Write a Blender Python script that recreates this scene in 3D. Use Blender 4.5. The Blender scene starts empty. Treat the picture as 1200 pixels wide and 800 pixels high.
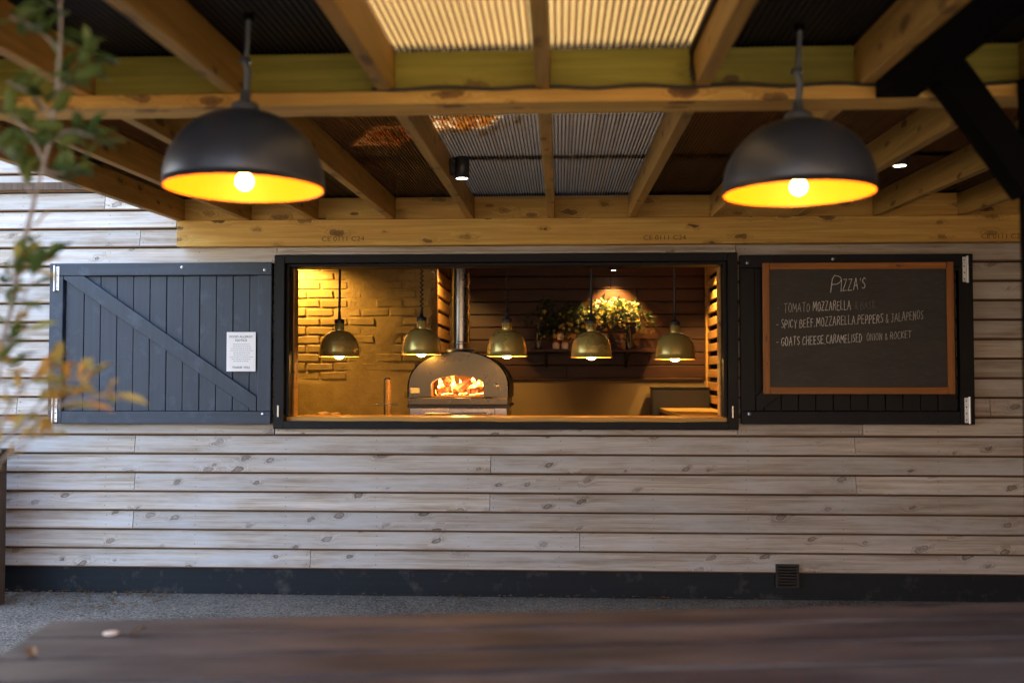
import bpy, bmesh, math, random
from mathutils import Matrix, Vector
random.seed(7)
R = math.radians
S = bpy.context.scene
COL = S.collection

# ------------------------------------------------------------------ camera
F = 35.0 / 36.0 * 1200          # focal length in photo pixels
CAM = Vector((0.0, -6.5, 1.43))
YAW, PITCH = R(2.75), R(1.96)
cd = bpy.data.cameras.new('camera'); cam = bpy.data.objects.new('camera', cd); COL.objects.link(cam)
cam.location = CAM; cam.rotation_euler = (R(90) + PITCH, 0, YAW)
cd.lens = 35; cd.sensor_width = 36; cd.clip_start = 0.05; cd.clip_end = 500
cd.dof.use_dof = True; cd.dof.focus_distance = 6.55; cd.dof.aperture_fstop = 1.5
S.camera = cam
CM = cam.rotation_euler.to_matrix()

# ------------------------------------------------------------------ light
SUN_EL, SUN_AZ = R(38), R(-25)     # the sun stands behind the building
w = bpy.data.worlds.new('World'); S.world = w; w.use_nodes = True
wn = w.node_tree
sky = wn.nodes.new('ShaderNodeTexSky'); sky.sky_type = 'NISHITA'; sky.sun_disc = False
sky.sun_elevation = SUN_EL; sky.sun_rotation = SUN_AZ; sky.air_density = 0.95; sky.dust_density = 5.0; sky.ozone_density = 0.4
wn.links.new(sky.outputs[0], wn.nodes['Background'].inputs[0])
wn.nodes['Background'].inputs[1].default_value = 0.08
sd = bpy.data.lights.new('sun', 'SUN'); sun = bpy.data.objects.new('sun', sd); COL.objects.link(sun)
sd.energy = 5.0; sd.angle = R(0.6); sd.color = (1.0, 0.93, 0.82)
sdir = Vector((math.sin(SUN_AZ) * math.cos(SUN_EL), math.cos(SUN_AZ) * math.cos(SUN_EL), math.sin(SUN_EL)))
sun.rotation_euler = sdir.to_track_quat('Z', 'Y').to_euler(); sun.location = (0, 3, 9)
S.view_settings.view_transform = 'Standard'; S.view_settings.look = 'None'
S.view_settings.exposure = 4.33; S.view_settings.gamma = 1.0
S.render.engine = 'CYCLES'
S.cycles.use_denoising = True; S.cycles.max_bounces = 8; S.cycles.diffuse_bounces = 5
S.cycles.glossy_bounces = 4; S.cycles.transparent_max_bounces = 12
S.cycles.sample_clamp_indirect = 6.0; S.cycles.caustics_reflective = False; S.cycles.caustics_refractive = False

# ------------------------------------------------------------------ pixel -> place
def ray(px, py):
    return CM @ Vector(((px - 600) / F, (400 - py) / F, -1))
def PY(px, py, Y):
    d = ray(px, py); return CAM + d * ((Y - CAM.y) / d.y)
def PZ(px, py, Z):
    d = ray(px, py); return CAM + d * ((Z - CAM.z) / d.z)
def PD(px, py, D):
    return CAM + ray(px, py) * D
def XY(px, Y, py=420): return PY(px, py, Y).x
def ZY(py, Y, px=600): return PY(px, py, Y).z

# ------------------------------------------------------------------ materials
class NT:
    def __init__(s, name):
        s.m = bpy.data.materials.new(name); s.m.use_nodes = True
        s.t = s.m.node_tree; s.b = s.t.nodes['Principled BSDF']; s.out = s.t.nodes['Material Output']
    def n(s, typ, **kw):
        x = s.t.nodes.new(typ)
        for k, v in kw.items(): setattr(x, k, v)
        return x
    def l(s, a, b): s.t.links.new(a, b)
    def put(s, sock, v):
        if hasattr(v, 'is_linked'): s.l(v, sock)
        else: sock.default_value = v
    def math(s, op, a, b=0.0, clamp=False):
        x = s.n('ShaderNodeMath', operation=op, use_clamp=clamp); s.put(x.inputs[0], a); s.put(x.inputs[1], b); return x.outputs[0]
    def ramp(s, v, stops):
        x = s.n('ShaderNodeValToRGB'); e = x.color_ramp.elements
        while len(e) < len(stops): e.new(0.5)
        for i, (p, c) in enumerate(stops):
            e[i].position = p; e[i].color = (c if hasattr(c, '__len__') else (c, c, c)) [:3] + (1,) if hasattr(c, '__len__') else (c, c, c, 1)
        s.put(x.inputs[0], v); return x.outputs[0]
    def mix(s, f, a, b, mode='MIX'):
        x = s.n('ShaderNodeMix', data_type='RGBA', blend_type=mode)
        s.put(x.inputs[0], f)
        for i, v in ((6, a), (7, b)):
            if hasattr(v, 'is_linked'): s.l(v, x.inputs[i])
            else: x.inputs[i].default_value = tuple(v[:3]) + (1,)
        return x.outputs[2]
    def coords(s, axis='X', rnd=True):
        tc = s.n('ShaderNodeTexCoord'); v = tc.outputs['Object']
        if rnd:
            oi = s.n('ShaderNodeObjectInfo')
            sc = s.n('ShaderNodeVectorMath', operation='SCALE'); sc.inputs[0].default_value = (37.1, 19.7, 53.3)
            s.l(oi.outputs['Random'], sc.inputs['Scale'])
            ad = s.n('ShaderNodeVectorMath', operation='ADD'); s.l(v, ad.inputs[0]); s.l(sc.outputs[0], ad.inputs[1]); v = ad.outputs[0]
            s.rand = oi.outputs['Random']
        sp = s.n('ShaderNodeSeparateXYZ'); s.l(v, sp.inputs[0])
        o = {'X': (0, 1, 2), 'Y': (1, 0, 2), 'Z': (2, 0, 1)}[axis]
        return [sp.outputs[i] for i in o]
    def vec(s, a, b, c):
        x = s.n('ShaderNodeCombineXYZ')
        for i, v in enumerate((a, b, c)): s.put(x.inputs[i], v)
        return x.outputs[0]
    def noise(s, v, scale, detail=3, rough=0.55, dist=0.0):
        x = s.n('ShaderNodeTexNoise'); s.l(v, x.inputs['Vector']) if v is not None else None
        x.inputs['Scale'].default_value = scale; x.inputs['Detail'].default_value = detail
        x.inputs['Roughness'].default_value = rough; x.inputs['Distortion'].default_value = dist
        return x.outputs['Fac']
    def bump(s, h, strength=0.3, dist=0.004):
        x = s.n('ShaderNodeBump'); x.inputs['Strength'].default_value = strength; x.inputs['Distance'].default_value = dist
        s.l(h, x.inputs['Height']); s.l(x.outputs[0], s.b.inputs['Normal'])
    def base(s, c, rough=0.6, metal=0.0, spec=0.5):
        s.put(s.b.inputs['Base Color'], c if hasattr(c, 'is_linked') else tuple(c[:3]) + (1,))
        s.put(s.b.inputs['Roughness'], rough); s.b.inputs['Metallic'].default_value = metal
        s.b.inputs['Specular IOR Level'].default_value = spec
        return s.m

def wood(name, light, dark, knotc, axis='X', knots=0.5, stain=None, stain_amt=0.5, rough=0.75, kscale=1.0, bump=0.35, vary=0.25, spec=0.3, grain=1.0, ka=7.5, slant=0.3, kl=3.1, hollow=0.0):
    t = NT(name); L, A, B = t.coords(axis)
    v = t.n('ShaderNodeTexVoronoi'); v.inputs['Scale'].default_value = 1.0
    LS = t.math('ADD', L, t.math('MULTIPLY', B, slant))
    v.voronoi_dimensions = '2D'
    t.l(t.vec(t.math('MULTIPLY', LS, kl * kscale), t.math('MULTIPLY', t.math('ADD', A, B), 7.5 * kscale), 0.0), v.inputs['Vector'])
    sep = t.n('ShaderNodeSeparateColor'); t.l(v.outputs['Color'], sep.inputs[0])
    on = t.math('LESS_THAN', sep.outputs[0], knots)
    wob = t.noise(t.vec(L, A, B), 24, 4, 0.65)
    d = t.math('ADD', v.outputs['Distance'], t.math('MULTIPLY', t.math('SUBTRACT', wob, 0.5), 0.40))
    d = t.math('DIVIDE', d, t.math('ADD', 0.45, t.math('MULTIPLY', sep.outputs[1], 0.9)))
    halo = t.math('MULTIPLY', on, t.ramp(d, [(0.02, 1.0), (0.42, 0.0)]))
    core = t.math('MULTIPLY', on, t.ramp(d, [(0.05, 1.0), (0.125, 0.8), (0.17, 0.0)]))
    if hollow: core = t.math('MULTIPLY', core, t.math('SUBTRACT', 1.0, t.math('MULTIPLY', t.math('MULTIPLY', on, t.ramp(d, [(0.03, 1.0), (0.10, 0.0)])), t.math('MULTIPLY', t.noise(t.vec(L, A, B), 60, 3), 2 * hollow)), clamp=True))
    off = t.math('MULTIPLY', halo, 0.03)
    A2, B2 = t.math('ADD', A, off), t.math('ADD', B, off)
    g = t.noise(t.vec(t.math('MULTIPLY', L, 1.3), t.math('MULTIPLY', A2, 42 * grain), t.math('MULTIPLY', B2, 42 * grain)), 1.0, 4, 0.6, 0.4)
    fine = t.noise(t.vec(t.math('MULTIPLY', L, 7), t.math('MULTIPLY', A2, 240), t.math('MULTIPLY', B2, 240)), 1.0, 2, 0.6)
    c = t.mix(t.ramp(g, [(0.36, 0.0), (0.66, 1.0)]), dark, light)
    c = t.mix(t.math('MULTIPLY', t.ramp(fine, [(0.35, 1.0), (0.6, 0.0)]), 0.35), c, dark)
    lowf = t.noise(t.vec(t.math('MULTIPLY', L, 0.55), t.math('MULTIPLY', A2, 15), t.math('MULTIPLY', B2, 15)), 1.0, 5, 0.7, 0.6)
    c = t.mix(t.math('MULTIPLY', t.ramp(lowf, [(0.5, 0.0), (0.72, 1.0)]), 0.5), c, [x * 0.75 for x in dark])
    if stain:
        st = t.noise(t.vec(t.math('MULTIPLY', L, 1.6), t.math('MULTIPLY', A, 6), t.math('MULTIPLY', B, 6)), 1.0, 5, 0.65)
        c = t.mix(t.math('MULTIPLY', t.ramp(st, [(0.42, 0.0), (0.66, 1.0)]), stain_amt), c, stain)
    ring = t.math('SINE', t.math('MULTIPLY', d, 62))
    c = t.mix(t.math('MULTIPLY', t.math('MULTIPLY', halo, t.math('ADD', t.math('MULTIPLY', ring, 0.5), 0.35), clamp=True), 0.55), c, knotc)
    c = t.mix(t.math('MULTIPLY', core, t.math('ADD', 0.35, t.math('MULTIPLY', sep.outputs[2], 0.6))), c, knotc)
    val = t.math('ADD', t.math('MULTIPLY', t.rand, vary), 1.0 - vary / 2)
    hs = t.n('ShaderNodeHueSaturation'); t.l(c, hs.inputs['Color']); t.l(val, hs.inputs['Value'])
    t.bump(t.math('ADD', t.math('MULTIPLY', g, 0.6), t.math('MULTIPLY', fine, 0.4)), bump, 0.003)
    return t.base(hs.outputs[0], rough, 0, spec)

def paint(name, c, rough=0.5, wear=None, wear_amt=0.3, axis='Z', bump=0.15, spec=0.4, nscale=6):
    t = NT(name); L, A, B = t.coords(axis)
    g = t.noise(t.vec(t.math('MULTIPLY', L, 1.5), t.math('MULTIPLY', A, 40), t.math('MULTIPLY', B, 40)), 1.0, 3)
    n = t.noise(t.vec(L, A, B), nscale, 6, 0.7)
    col = t.mix(t.ramp(g, [(0.35, 0.0), (0.7, 1.0)]), [x * 0.85 for x in c], [min(1, x * 1.12) for x in c])
    if wear: col = t.mix(t.math('MULTIPLY', t.ramp(n, [(0.55, 0.0), (0.72, 1.0)]), wear_amt), col, wear)
    t.bump(g, bump, 0.003)
    return t.base(col, t.math('ADD', rough - 0.08, t.math('MULTIPLY', n, 0.16)), 0, spec)

def plain(name, c, rough=0.5, metal=0.0, spec=0.5, vary=0.12, scale=25):
    t = NT(name); tc = t.n('ShaderNodeTexCoord')
    n = t.noise(tc.outputs['Object'], scale, 4, 0.6)
    col = t.mix(n, [x * (1 - vary) for x in c], [min(1, x * (1 + vary)) for x in c])
    return t.base(col, t.math('ADD', rough - 0.06, t.math('MULTIPLY', n, 0.12)), metal, spec)

LK = 0.55      # overall level of the lamps
def glow(name, c, strength):
    strength *= LK
    t = NT(name); t.base((0.02, 0.02, 0.02), 0.4)
    t.b.inputs['Emission Color'].default_value = tuple(c) + (1,); t.b.inputs['Emission Strength'].default_value = strength
    return t.m

M = {}
M['clad'] = wood('weathered_cladding', (0.585, 0.54, 0.475), (0.31, 0.26, 0.205), (0.10, 0.072, 0.052), 'X', 0.19, (0.51, 0.515, 0.51), 0.8, 0.8, 1.0, 0.6, 0.3, ka=0.0, slant=-0.75, kl=5.6, hollow=0.7)
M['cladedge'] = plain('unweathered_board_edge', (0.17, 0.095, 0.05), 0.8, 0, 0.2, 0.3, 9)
M['nail'] = plain('rusty_nail', (0.06, 0.04, 0.03), 0.6)
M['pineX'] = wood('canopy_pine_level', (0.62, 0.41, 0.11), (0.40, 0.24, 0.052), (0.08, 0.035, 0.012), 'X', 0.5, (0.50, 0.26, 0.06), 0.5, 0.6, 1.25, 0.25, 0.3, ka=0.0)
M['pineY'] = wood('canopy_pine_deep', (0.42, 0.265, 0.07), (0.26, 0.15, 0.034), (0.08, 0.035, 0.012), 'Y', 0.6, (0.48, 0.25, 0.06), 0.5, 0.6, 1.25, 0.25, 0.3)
M['green'] = wood('treated_green_timber', (0.27, 0.26, 0.045), (0.17, 0.165, 0.026), (0.09, 0.06, 0.02), 'X', 0.4, (0.30, 0.25, 0.04), 0.5, 0.6, 1.0, 0.25, 0.2, ka=0.0)
M['navyZ'] = paint('navy_paint_upright', (0.024, 0.037, 0.058), 0.5, (0.13, 0.16, 0.20), 0.32, 'Z')
M['navyX'] = paint('navy_paint_level', (0.024, 0.037, 0.058), 0.5, (0.13, 0.16, 0.20), 0.32, 'X')
M['blackZ'] = paint('black_or_shaded_upright', (0.0045, 0.005, 0.006), 0.5, (0.04, 0.04, 0.04), 0.15, 'Z', 0.15, 0.2)  # also gives the right shutter its shade as colour
M['blackX'] = paint('black_or_shaded_level', (0.005, 0.006, 0.009), 0.5, (0.04, 0.04, 0.04), 0.15, 'X', 0.15, 0.2)
M['pitch'] = plain('matt_black_steel', (0.0015, 0.0015, 0.0018), 0.8, 0, 0.06)
M['galv'] = plain('galvanised_steel', (0.62, 0.64, 0.66), 0.38, 0.9, 0.5, 0.25, 30)
M['steel'] = plain('brushed_steel', (0.33, 0.31, 0.28), 0.27, 1.0, 0.5, 0.06, 4)
M['dark'] = plain('dark_void', (0.012, 0.011, 0.010), 0.9)
M['membrane'] = plain('breather_membrane', (0.02, 0.02, 0.02), 0.9)
M['bitumen'] = paint('plinth_bitumen', (0.006, 0.010, 0.015), 0.6, (0.12, 0.115, 0.10), 0.5, 'X', 0.4, 0.3, 5)
M['plastic'] = plain('black_plastic', (0.012, 0.012, 0.013), 0.45)
M['rubber'] = plain('black_cable', (0.008, 0.008, 0.008), 0.55)
M['paper'] = plain('white_paper', (0.80, 0.80, 0.79), 0.7, 0, 0.3, 0.03)
M['ink'] = plain('grey_ink', (0.12, 0.13, 0.15), 0.7)
M['inkpale'] = plain('pale_ink', (0.42, 0.43, 0.45), 0.7)
M['stamp'] = plain('stamp_ink', (0.13, 0.07, 0.025), 0.8, 0, 0.3, 0.5, 90)
M['frameX'] = wood('board_frame_level', (0.38, 0.15, 0.035), (0.26, 0.095, 0.02), (0.06, 0.02, 0.008), 'X', 0.35, None, 0.5, 0.45, 1.8, 0.2, 0.15)
M['frameZ'] = wood('board_frame_upright', (0.38, 0.15, 0.035), (0.26, 0.095, 0.02), (0.06, 0.02, 0.008), 'Z', 0.35, None, 0.5, 0.45, 1.8, 0.2, 0.15)
M['oak'] = wood('oiled_counter_timber', (0.60, 0.36, 0.10), (0.48, 0.26, 0.06), (0.16, 0.08, 0.03), 'X', 0.15, None, 0.5, 0.35, 1.0, 0.1, 0.1)
M['mahog'] = wood('dark_red_planks', (0.050, 0.015, 0.005), (0.026, 0.008, 0.003), (0.02, 0.008, 0.004), 'X', 0.3, None, 0.5, 0.5, 1.0, 0.3, 0.4)
M['slatY'] = wood('slat_timber', (0.55, 0.32, 0.10), (0.40, 0.21, 0.06), (0.08, 0.04, 0.015), 'Y', 0.35, None, 0.5, 0.6, 1.2, 0.3, 0.3)
M['table'] = wood('table_timber', (0.058, 0.055, 0.058), (0.020, 0.019, 0.021), (0.012, 0.012, 0.013), 'X', 0.1, (0.135, 0.12, 0.106), 0.6, 0.55, 0.7, 0.5, 0.25)
M['fence'] = wood('fence_timber', (0.14, 0.10, 0.07), (0.08, 0.055, 0.04), (0.04, 0.03, 0.02), 'Z', 0.2, None, 0.5, 0.8)
M['plaster'] = plain('beige_plaster', (0.22, 0.155, 0.08), 0.85, 0, 0.3, 0.10, 7)
M['ceil'] = plain('kitchen_ceiling_paint', (0.10, 0.085, 0.07), 0.9)
M['bulb'] = glow('warm_bulb', (1.0, 0.37, 0.05), 21.0)
M['bulb_in'] = glow('kitchen_bulb', (1.0, 0.50, 0.10), 11.0)
M['spot'] = glow('spotlight_lens', (1.0, 0.80, 0.55), 4.0)
M['shade'] = plain('sheen_tinted_black_enamel', (0.040, 0.049, 0.068), 0.36, 0.2, 1.0, 0.1, 5)  # blue in the base colour stands in for sky sheen on the domes
M['gold'] = plain('gold_enamel', (0.80, 0.40, 0.035), 0.45, 0.0, 0.4, 0.05)
M['conduit'] = plain('grey_steel_conduit', (0.16, 0.19, 0.23), 0.38, 0.6)
M['brass'] = plain('brushed_brass', (0.56, 0.43, 0.13), 0.27, 0.6, 0.5, 0.05, 3)
M['brass_in'] = plain('pale_brass_inside', (0.85, 0.62, 0.28), 0.45, 0.3)
M['oven'] = plain('bronze_oven_enamel', (0.085, 0.07, 0.045), 0.28, 0.85, 0.5, 0.08, 3)
M['ovendark'] = plain('dark_oven_trim', (0.025, 0.018, 0.013), 0.4, 0.4)
M['soot'] = plain('sooty_firebrick', (0.14, 0.07, 0.035), 0.9, 0, 0.2, 0.5, 30)
M['glass'] = plain('bottle_glass', (0.02, 0.03, 0.02), 0.08, 0, 0.6)
M['white'] = plain('white_glaze', (0.75, 0.70, 0.62), 0.3)
M['red'] = plain('red_glaze', (0.35, 0.04, 0.02), 0.35)
M['twig'] = plain('grey_twig', (0.30, 0.27, 0.23), 0.8)

def brickpaint():
    t = NT('cream_painted_brick'); tc = t.n('ShaderNodeTexCoord'); ge = t.n('ShaderNodeNewGeometry')
    n = t.noise(ge.outputs['Position'], 9, 6, 0.65); f = t.noise(ge.outputs['Position'], 70, 3)
    col = t.mix(t.ramp(n, [(0.38, 0.0), (0.68, 1.0)]), (0.27, 0.18, 0.045), (0.36, 0.25, 0.07))
    t.bump(t.math('ADD', n, t.math('MULTIPLY', f, 0.35)), 0.6, 0.012)
    return t.base(col, 0.6, 0, 0.4)
M['brick'] = brickpaint()

def ground_mat():
    t = NT('worn_tarmac'); ge = t.n('ShaderNodeNewGeometry'); p = ge.outputs['Position']
    big = t.noise(p, 1.3, 5, 0.6); mid = t.noise(p, 14, 4, 0.7)
    v = t.n('ShaderNodeTexVoronoi'); t.l(p, v.inputs['Vector']); v.inputs['Scale'].default_value = 110
    sep = t.n('ShaderNodeSeparateColor'); t.l(v.outputs['Color'], sep.inputs[0])
    c = t.mix(t.ramp(big, [(0.35, 0.0), (0.65, 1.0)]), (0.085, 0.079, 0.068), (0.20, 0.18, 0.148))
    c = t.mix(t.math('MULTIPLY', t.ramp(mid, [(0.45, 0.0), (0.7, 1.0)]), 0.25), c, (0.32, 0.285, 0.23))
    c = t.mix(t.math('MULTIPLY', t.math('GREATER_THAN', sep.outputs[0], 0.80), 0.6), c, (0.34, 0.31, 0.27))
    c = t.mix(t.math('MULTIPLY', t.math('LESS_THAN', sep.outputs[0], 0.2), 0.6), c, (0.02, 0.02, 0.02))
    t.bump(t.math('SUBTRACT', 1.0, v.outputs['Distance']), 0.7, 0.008)
    return t.base(c, 0.88, 0, 0.3)
M['ground'] = ground_mat()

def slate():
    t = NT('chalkboard_slate'); tc = t.n('ShaderNodeTexCoord'); mp = t.n('ShaderNodeMapping')
    mp.inputs['Scale'].default_value = (1.0, 1.0, 3.5); t.l(tc.outputs['Object'], mp.inputs[0])
    n = t.noise(mp.outputs[0], 2.2, 6, 0.6, 0.8); f = t.noise(mp.outputs[0], 26, 4, 0.7)
    c = t.mix(t.ramp(n, [(0.35, 0.0), (0.72, 1.0)]), (0.010, 0.0105, 0.0095), (0.030, 0.028, 0.025))
    c = t.mix(t.math('MULTIPLY', t.ramp(f, [(0.5, 0.0), (0.8, 1.0)]), 0.25), c, (0.11, 0.11, 0.105))
    return t.base(c, 0.5, 0, 0.4)
M['slate'] = slate()
def chalk(name, v):
    t = NT(name); tc = t.n('ShaderNodeTexCoord'); n = t.noise(tc.outputs['Object'], 160, 3, 0.7)
    return t.base(t.mix(t.ramp(n, [(0.36, 0.0), (0.56, 1.0)]), (v * 0.45,) * 3, (v, v, v * 0.97)), 0.95, 0, 0.1)
M['chalk'] = chalk('bright_chalk', 0.85); M['chalkmid'] = chalk('soft_chalk', 0.55); M['chalkfaint'] = chalk('rubbed_chalk', 0.17)

def sheet(name, col, trans, gloss=0.15, rough=0.25):
    t = NT(name); tc = t.n('ShaderNodeTexCoord'); n = t.noise(tc.outputs['Object'], 3.0, 5, 0.6)
    c = t.mix(n, [x * 0.8 for x in col], [min(1, x * 1.15) for x in col])
    tl = t.n('ShaderNodeBsdfTranslucent'); df = t.n('ShaderNodeBsdfDiffuse'); gl = t.n('ShaderNodeBsdfGlossy')
    t.l(c, tl.inputs[0]); t.l(c, df.inputs[0]); gl.inputs['Roughness'].default_value = rough
    m1 = t.n('ShaderNodeMixShader'); m1.inputs[0].default_value = trans; t.l(df.outputs[0], m1.inputs[1]); t.l(tl.outputs[0], m1.inputs[2])
    fr = t.n('ShaderNodeFresnel'); fr.inputs[0].default_value = 1.5
    m2 = t.n('ShaderNodeMixShader'); t.l(t.math('MULTIPLY', fr.outputs[0], gloss * 4, True), m2.inputs[0]); t.l(m1.outputs[0], m2.inputs[1]); t.l(gl.outputs[0], m2.inputs[2])
    t.l(m2.outputs[0], t.out.inputs[0]); t.t.nodes.remove(t.b)
    return t.m
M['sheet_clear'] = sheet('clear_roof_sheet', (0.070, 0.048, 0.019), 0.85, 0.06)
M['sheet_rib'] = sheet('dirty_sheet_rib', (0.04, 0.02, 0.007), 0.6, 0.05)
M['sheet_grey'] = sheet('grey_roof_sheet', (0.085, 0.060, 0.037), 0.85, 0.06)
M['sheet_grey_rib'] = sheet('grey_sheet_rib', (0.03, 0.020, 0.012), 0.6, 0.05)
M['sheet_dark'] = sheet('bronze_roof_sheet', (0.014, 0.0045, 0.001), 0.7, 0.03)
M['sheet_black'] = plain('black_opaque_sheet', (0.007, 0.006, 0.005), 0.6)
M['sun_tint'] = sheet('amber_sun_tint', (1.0, 0.60, 0.13), 0.9, 0.02)  # added only to colour the sun patch amber

def leafmat(name, a, b):
    t = NT(name); oi = t.n('ShaderNodeObjectInfo')
    c = t.mix(oi.outputs['Random'], a, b)
    m = t.base(c, 0.5, 0, 0.4)
    tl = t.n('ShaderNodeBsdfTranslucent'); t.l(c, tl.inputs[0]); mx = t.n('ShaderNodeMixShader'); mx.inputs[0].default_value = 0.35
    t.l(t.b.outputs[0], mx.inputs[1]); t.l(tl.outputs[0], mx.inputs[2]); t.l(mx.outputs[0], t.out.inputs[0])
    return m
M['leafg'] = leafmat('green_leaf', (0.05, 0.10, 0.022), (0.17, 0.23, 0.06))
M['leafy'] = leafmat('autumn_leaf', (0.30, 0.33, 0.08), (0.66, 0.40, 0.10))
M['leafbrown'] = leafmat('dead_leaf', (0.09, 0.05, 0.025), (0.22, 0.13, 0.06))
M['stone'] = leafmat('pebble_stone', (0.10, 0.09, 0.08), (0.38, 0.34, 0.28))
M['foliage'] = leafmat('indoor_foliage', (0.03, 0.06, 0.02), (0.05, 0.08, 0.03))
M['blossom'] = leafmat('yellow_blossom', (0.62, 0.50, 0.10), (0.62, 0.50, 0.14))

def fire_mat():
    t = NT('flame'); ge = t.n('ShaderNodeNewGeometry')
    n = t.noise(ge.outputs['Position'], 22, 4, 0.6, 1.2)
    c = t.ramp(n, [(0.30, (1.0, 0.10, 0.005)), (0.48, (1.0, 0.34, 0.03)), (0.62, (1.0, 0.62, 0.16))])
    e = t.n('ShaderNodeEmission'); t.l(c, e.inputs[0]); t.l(t.math('MULTIPLY', t.ramp(n, [(0.32, 0.08), (0.66, 1.0)]), 1.0), e.inputs[1])
    t.l(e.outputs[0], t.out.inputs[0]); t.t.nodes.remove(t.b); return t.m
M['flame'] = fire_mat()
def ember():
    t = NT('burning_log'); ge = t.n('ShaderNodeNewGeometry'); n = t.noise(ge.outputs['Position'], 30, 4, 0.7)
    t.base((0.05, 0.02, 0.012), 0.9); t.b.inputs['Emission Color'].default_value = (1, 0.16, 0.02, 1)
    t.l(t.math('MULTIPLY', t.ramp(n, [(0.5, 0.06), (0.68, 1.0)]), 0.25), t.b.inputs['Emission Strength']); return t.m
M['ember'] = ember()
M['logwood'] = wood('split_firewood', (0.50, 0.33, 0.14), (0.34, 0.20, 0.08), (0.12, 0.07, 0.03), 'X', 0.2)

# ------------------------------------------------------------------ mesh helpers
def link(o, parent=None):
    COL.objects.link(o)
    if parent is not None:
        o.parent = parent; o.matrix_parent_inverse = Matrix.Translation(parent.location).inverted() if parent.type == 'EMPTY' else Matrix.Identity(4)
    return o
def thing(name, label, cat, loc=(0, 0, 0), group=None):
    o = bpy.data.objects.new(name, None); o.location = loc; o.empty_display_size = 0.1; COL.objects.link(o)
    o['label'] = label; o['category'] = cat
    if group: o['group'] = group
    return o
def tag(o, label, cat, group=None):
    o['label'] = label; o['category'] = cat
    if group: o['group'] = group
    return o
def struct(o): o['kind'] = 'structure'; return o

class MB:
    def __init__(s): s.v = []; s.f = []; s.mi = []; s.sm = []
    def add(s, vs, fs, mi=0, smooth=False):
        k = len(s.v); s.v += [tuple(v) for v in vs]; s.f += [tuple(i + k for i in f) for f in fs]
        s.mi += [mi] * len(fs); s.sm += [smooth] * len(fs); return s
    def box(s, x0, x1, y0, y1, z0, z1, mi=0, mat=None):
        vs = [Vector((x, y, z)) for x in (x0, x1) for y in (y0, y1) for z in (z0, z1)]
        if mat is not None: vs = [mat @ v for v in vs]
        return s.add(vs, [(0, 1, 3, 2), (4, 6, 7, 5), (0, 4, 5, 1), (2, 3, 7, 6), (0, 2, 6, 4), (1, 5, 7, 3)], mi)
    def lathe(s, prof, c=(0, 0, 0), seg=28, mi=0, mat=None):
        vs = []; n = len(prof); c = Vector(c)
        for r, z in prof:
            for k in range(seg):
                a = 2 * math.pi * k / seg; p = Vector((r * math.cos(a), r * math.sin(a), z))
                if mat is not None: p = mat @ p
                vs.append(c + p)
        fs = [(i * seg + k, i * seg + (k + 1) % seg, (i + 1) * seg + (k + 1) % seg, (i + 1) * seg + k) for i in range(n - 1) for k in range(seg)]
        return s.add(vs, fs, mi, True)
    def tube(s, pts, r, seg=8, mi=0, caps=True):
        pts = [Vector(p) for p in pts]; vs = []; rs = r if isinstance(r, (list, tuple)) else [r] * len(pts)
        for i, p in enumerate(pts):
            t = (pts[min(i + 1, len(pts) - 1)] - pts[max(i - 1, 0)]).normalized()
            u = t.cross(Vector((0.01, 0.02, 1)) if abs(t.z) < 0.95 else Vector((1, 0.02, 0))).normalized(); q = t.cross(u)
            for k in range(seg):
                a = 2 * math.pi * k / seg; vs.append(p + (u * math.cos(a) + q * math.sin(a)) * rs[i])
        fs = [(i * seg + k, i * seg + (k + 1) % seg, (i + 1) * seg + (k + 1) % seg, (i + 1) * seg + k) for i in range(len(pts) - 1) for k in range(seg)]
        s.add(vs, fs, mi, True)
        if caps: s.add(vs[:seg], [tuple(range(seg))], mi); s.add(vs[-seg:], [tuple(range(seg))], mi)
        return s
    def prism(s, poly, axis, a0, a1, mi=0):
        def P(u, v, a): return {'X': (a, u, v), 'Y': (u, a, v), 'Z': (u, v, a)}[axis]
        n = len(poly); vs = [P(u, v, a0) for u, v in poly] + [P(u, v, a1) for u, v in poly]
        return s.add(vs, [tuple(range(n)), tuple(range(2 * n - 1, n - 1, -1))] + [(i, (i + 1) % n, n + (i + 1) % n, n + i) for i in range(n)], mi)
    def mesh(s, name, mats):
        me = bpy.data.meshes.new(name); me.from_pydata(s.v, [], s.f)
        for m in (mats if isinstance(mats, (list, tuple)) else [mats]): me.materials.append(M[m])
        me.polygons.foreach_set('material_index', s.mi); me.polygons.foreach_set('use_smooth', s.sm)
        bm = bmesh.new(); bm.from_mesh(me); bmesh.ops.recalc_face_normals(bm, faces=bm.faces); bm.to_mesh(me); bm.free()
        me.update(); return me
    def build(s, name, mats, parent=None, bevel=0.0, segs=2):
        o = bpy.data.objects.new(name, s.mesh(name, mats)); link(o, parent)
        if bevel:
            b = o.modifiers.new('bevel', 'BEVEL'); b.width = bevel; b.segments = segs; b.limit_method = 'ANGLE'; b.angle_limit = R(40)
        return o
def box(name, x0, x1, y0, y1, z0, z1, mat, parent=None, bevel=0.004):
    return MB().box(min(x0, x1), max(x0, x1), min(y0, y1), max(y0, y1), min(z0, z1), max(z0, z1)).build(name, mat, parent, bevel)
def obar(p, q, w, h, up=Vector((0, 0, 1))):
    """oriented box matrix from p to q: local x along, y width, z height"""
    p, q = Vector(p), Vector(q); x = (q - p).normalized(); y = up.cross(x).normalized(); z = x.cross(y)
    m = Matrix((x, y, z)).transposed().to_4x4(); m.translation = p
    return MB().box(0, (q - p).length, -w / 2, w / 2, -h / 2, h / 2, 0, m)

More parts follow.
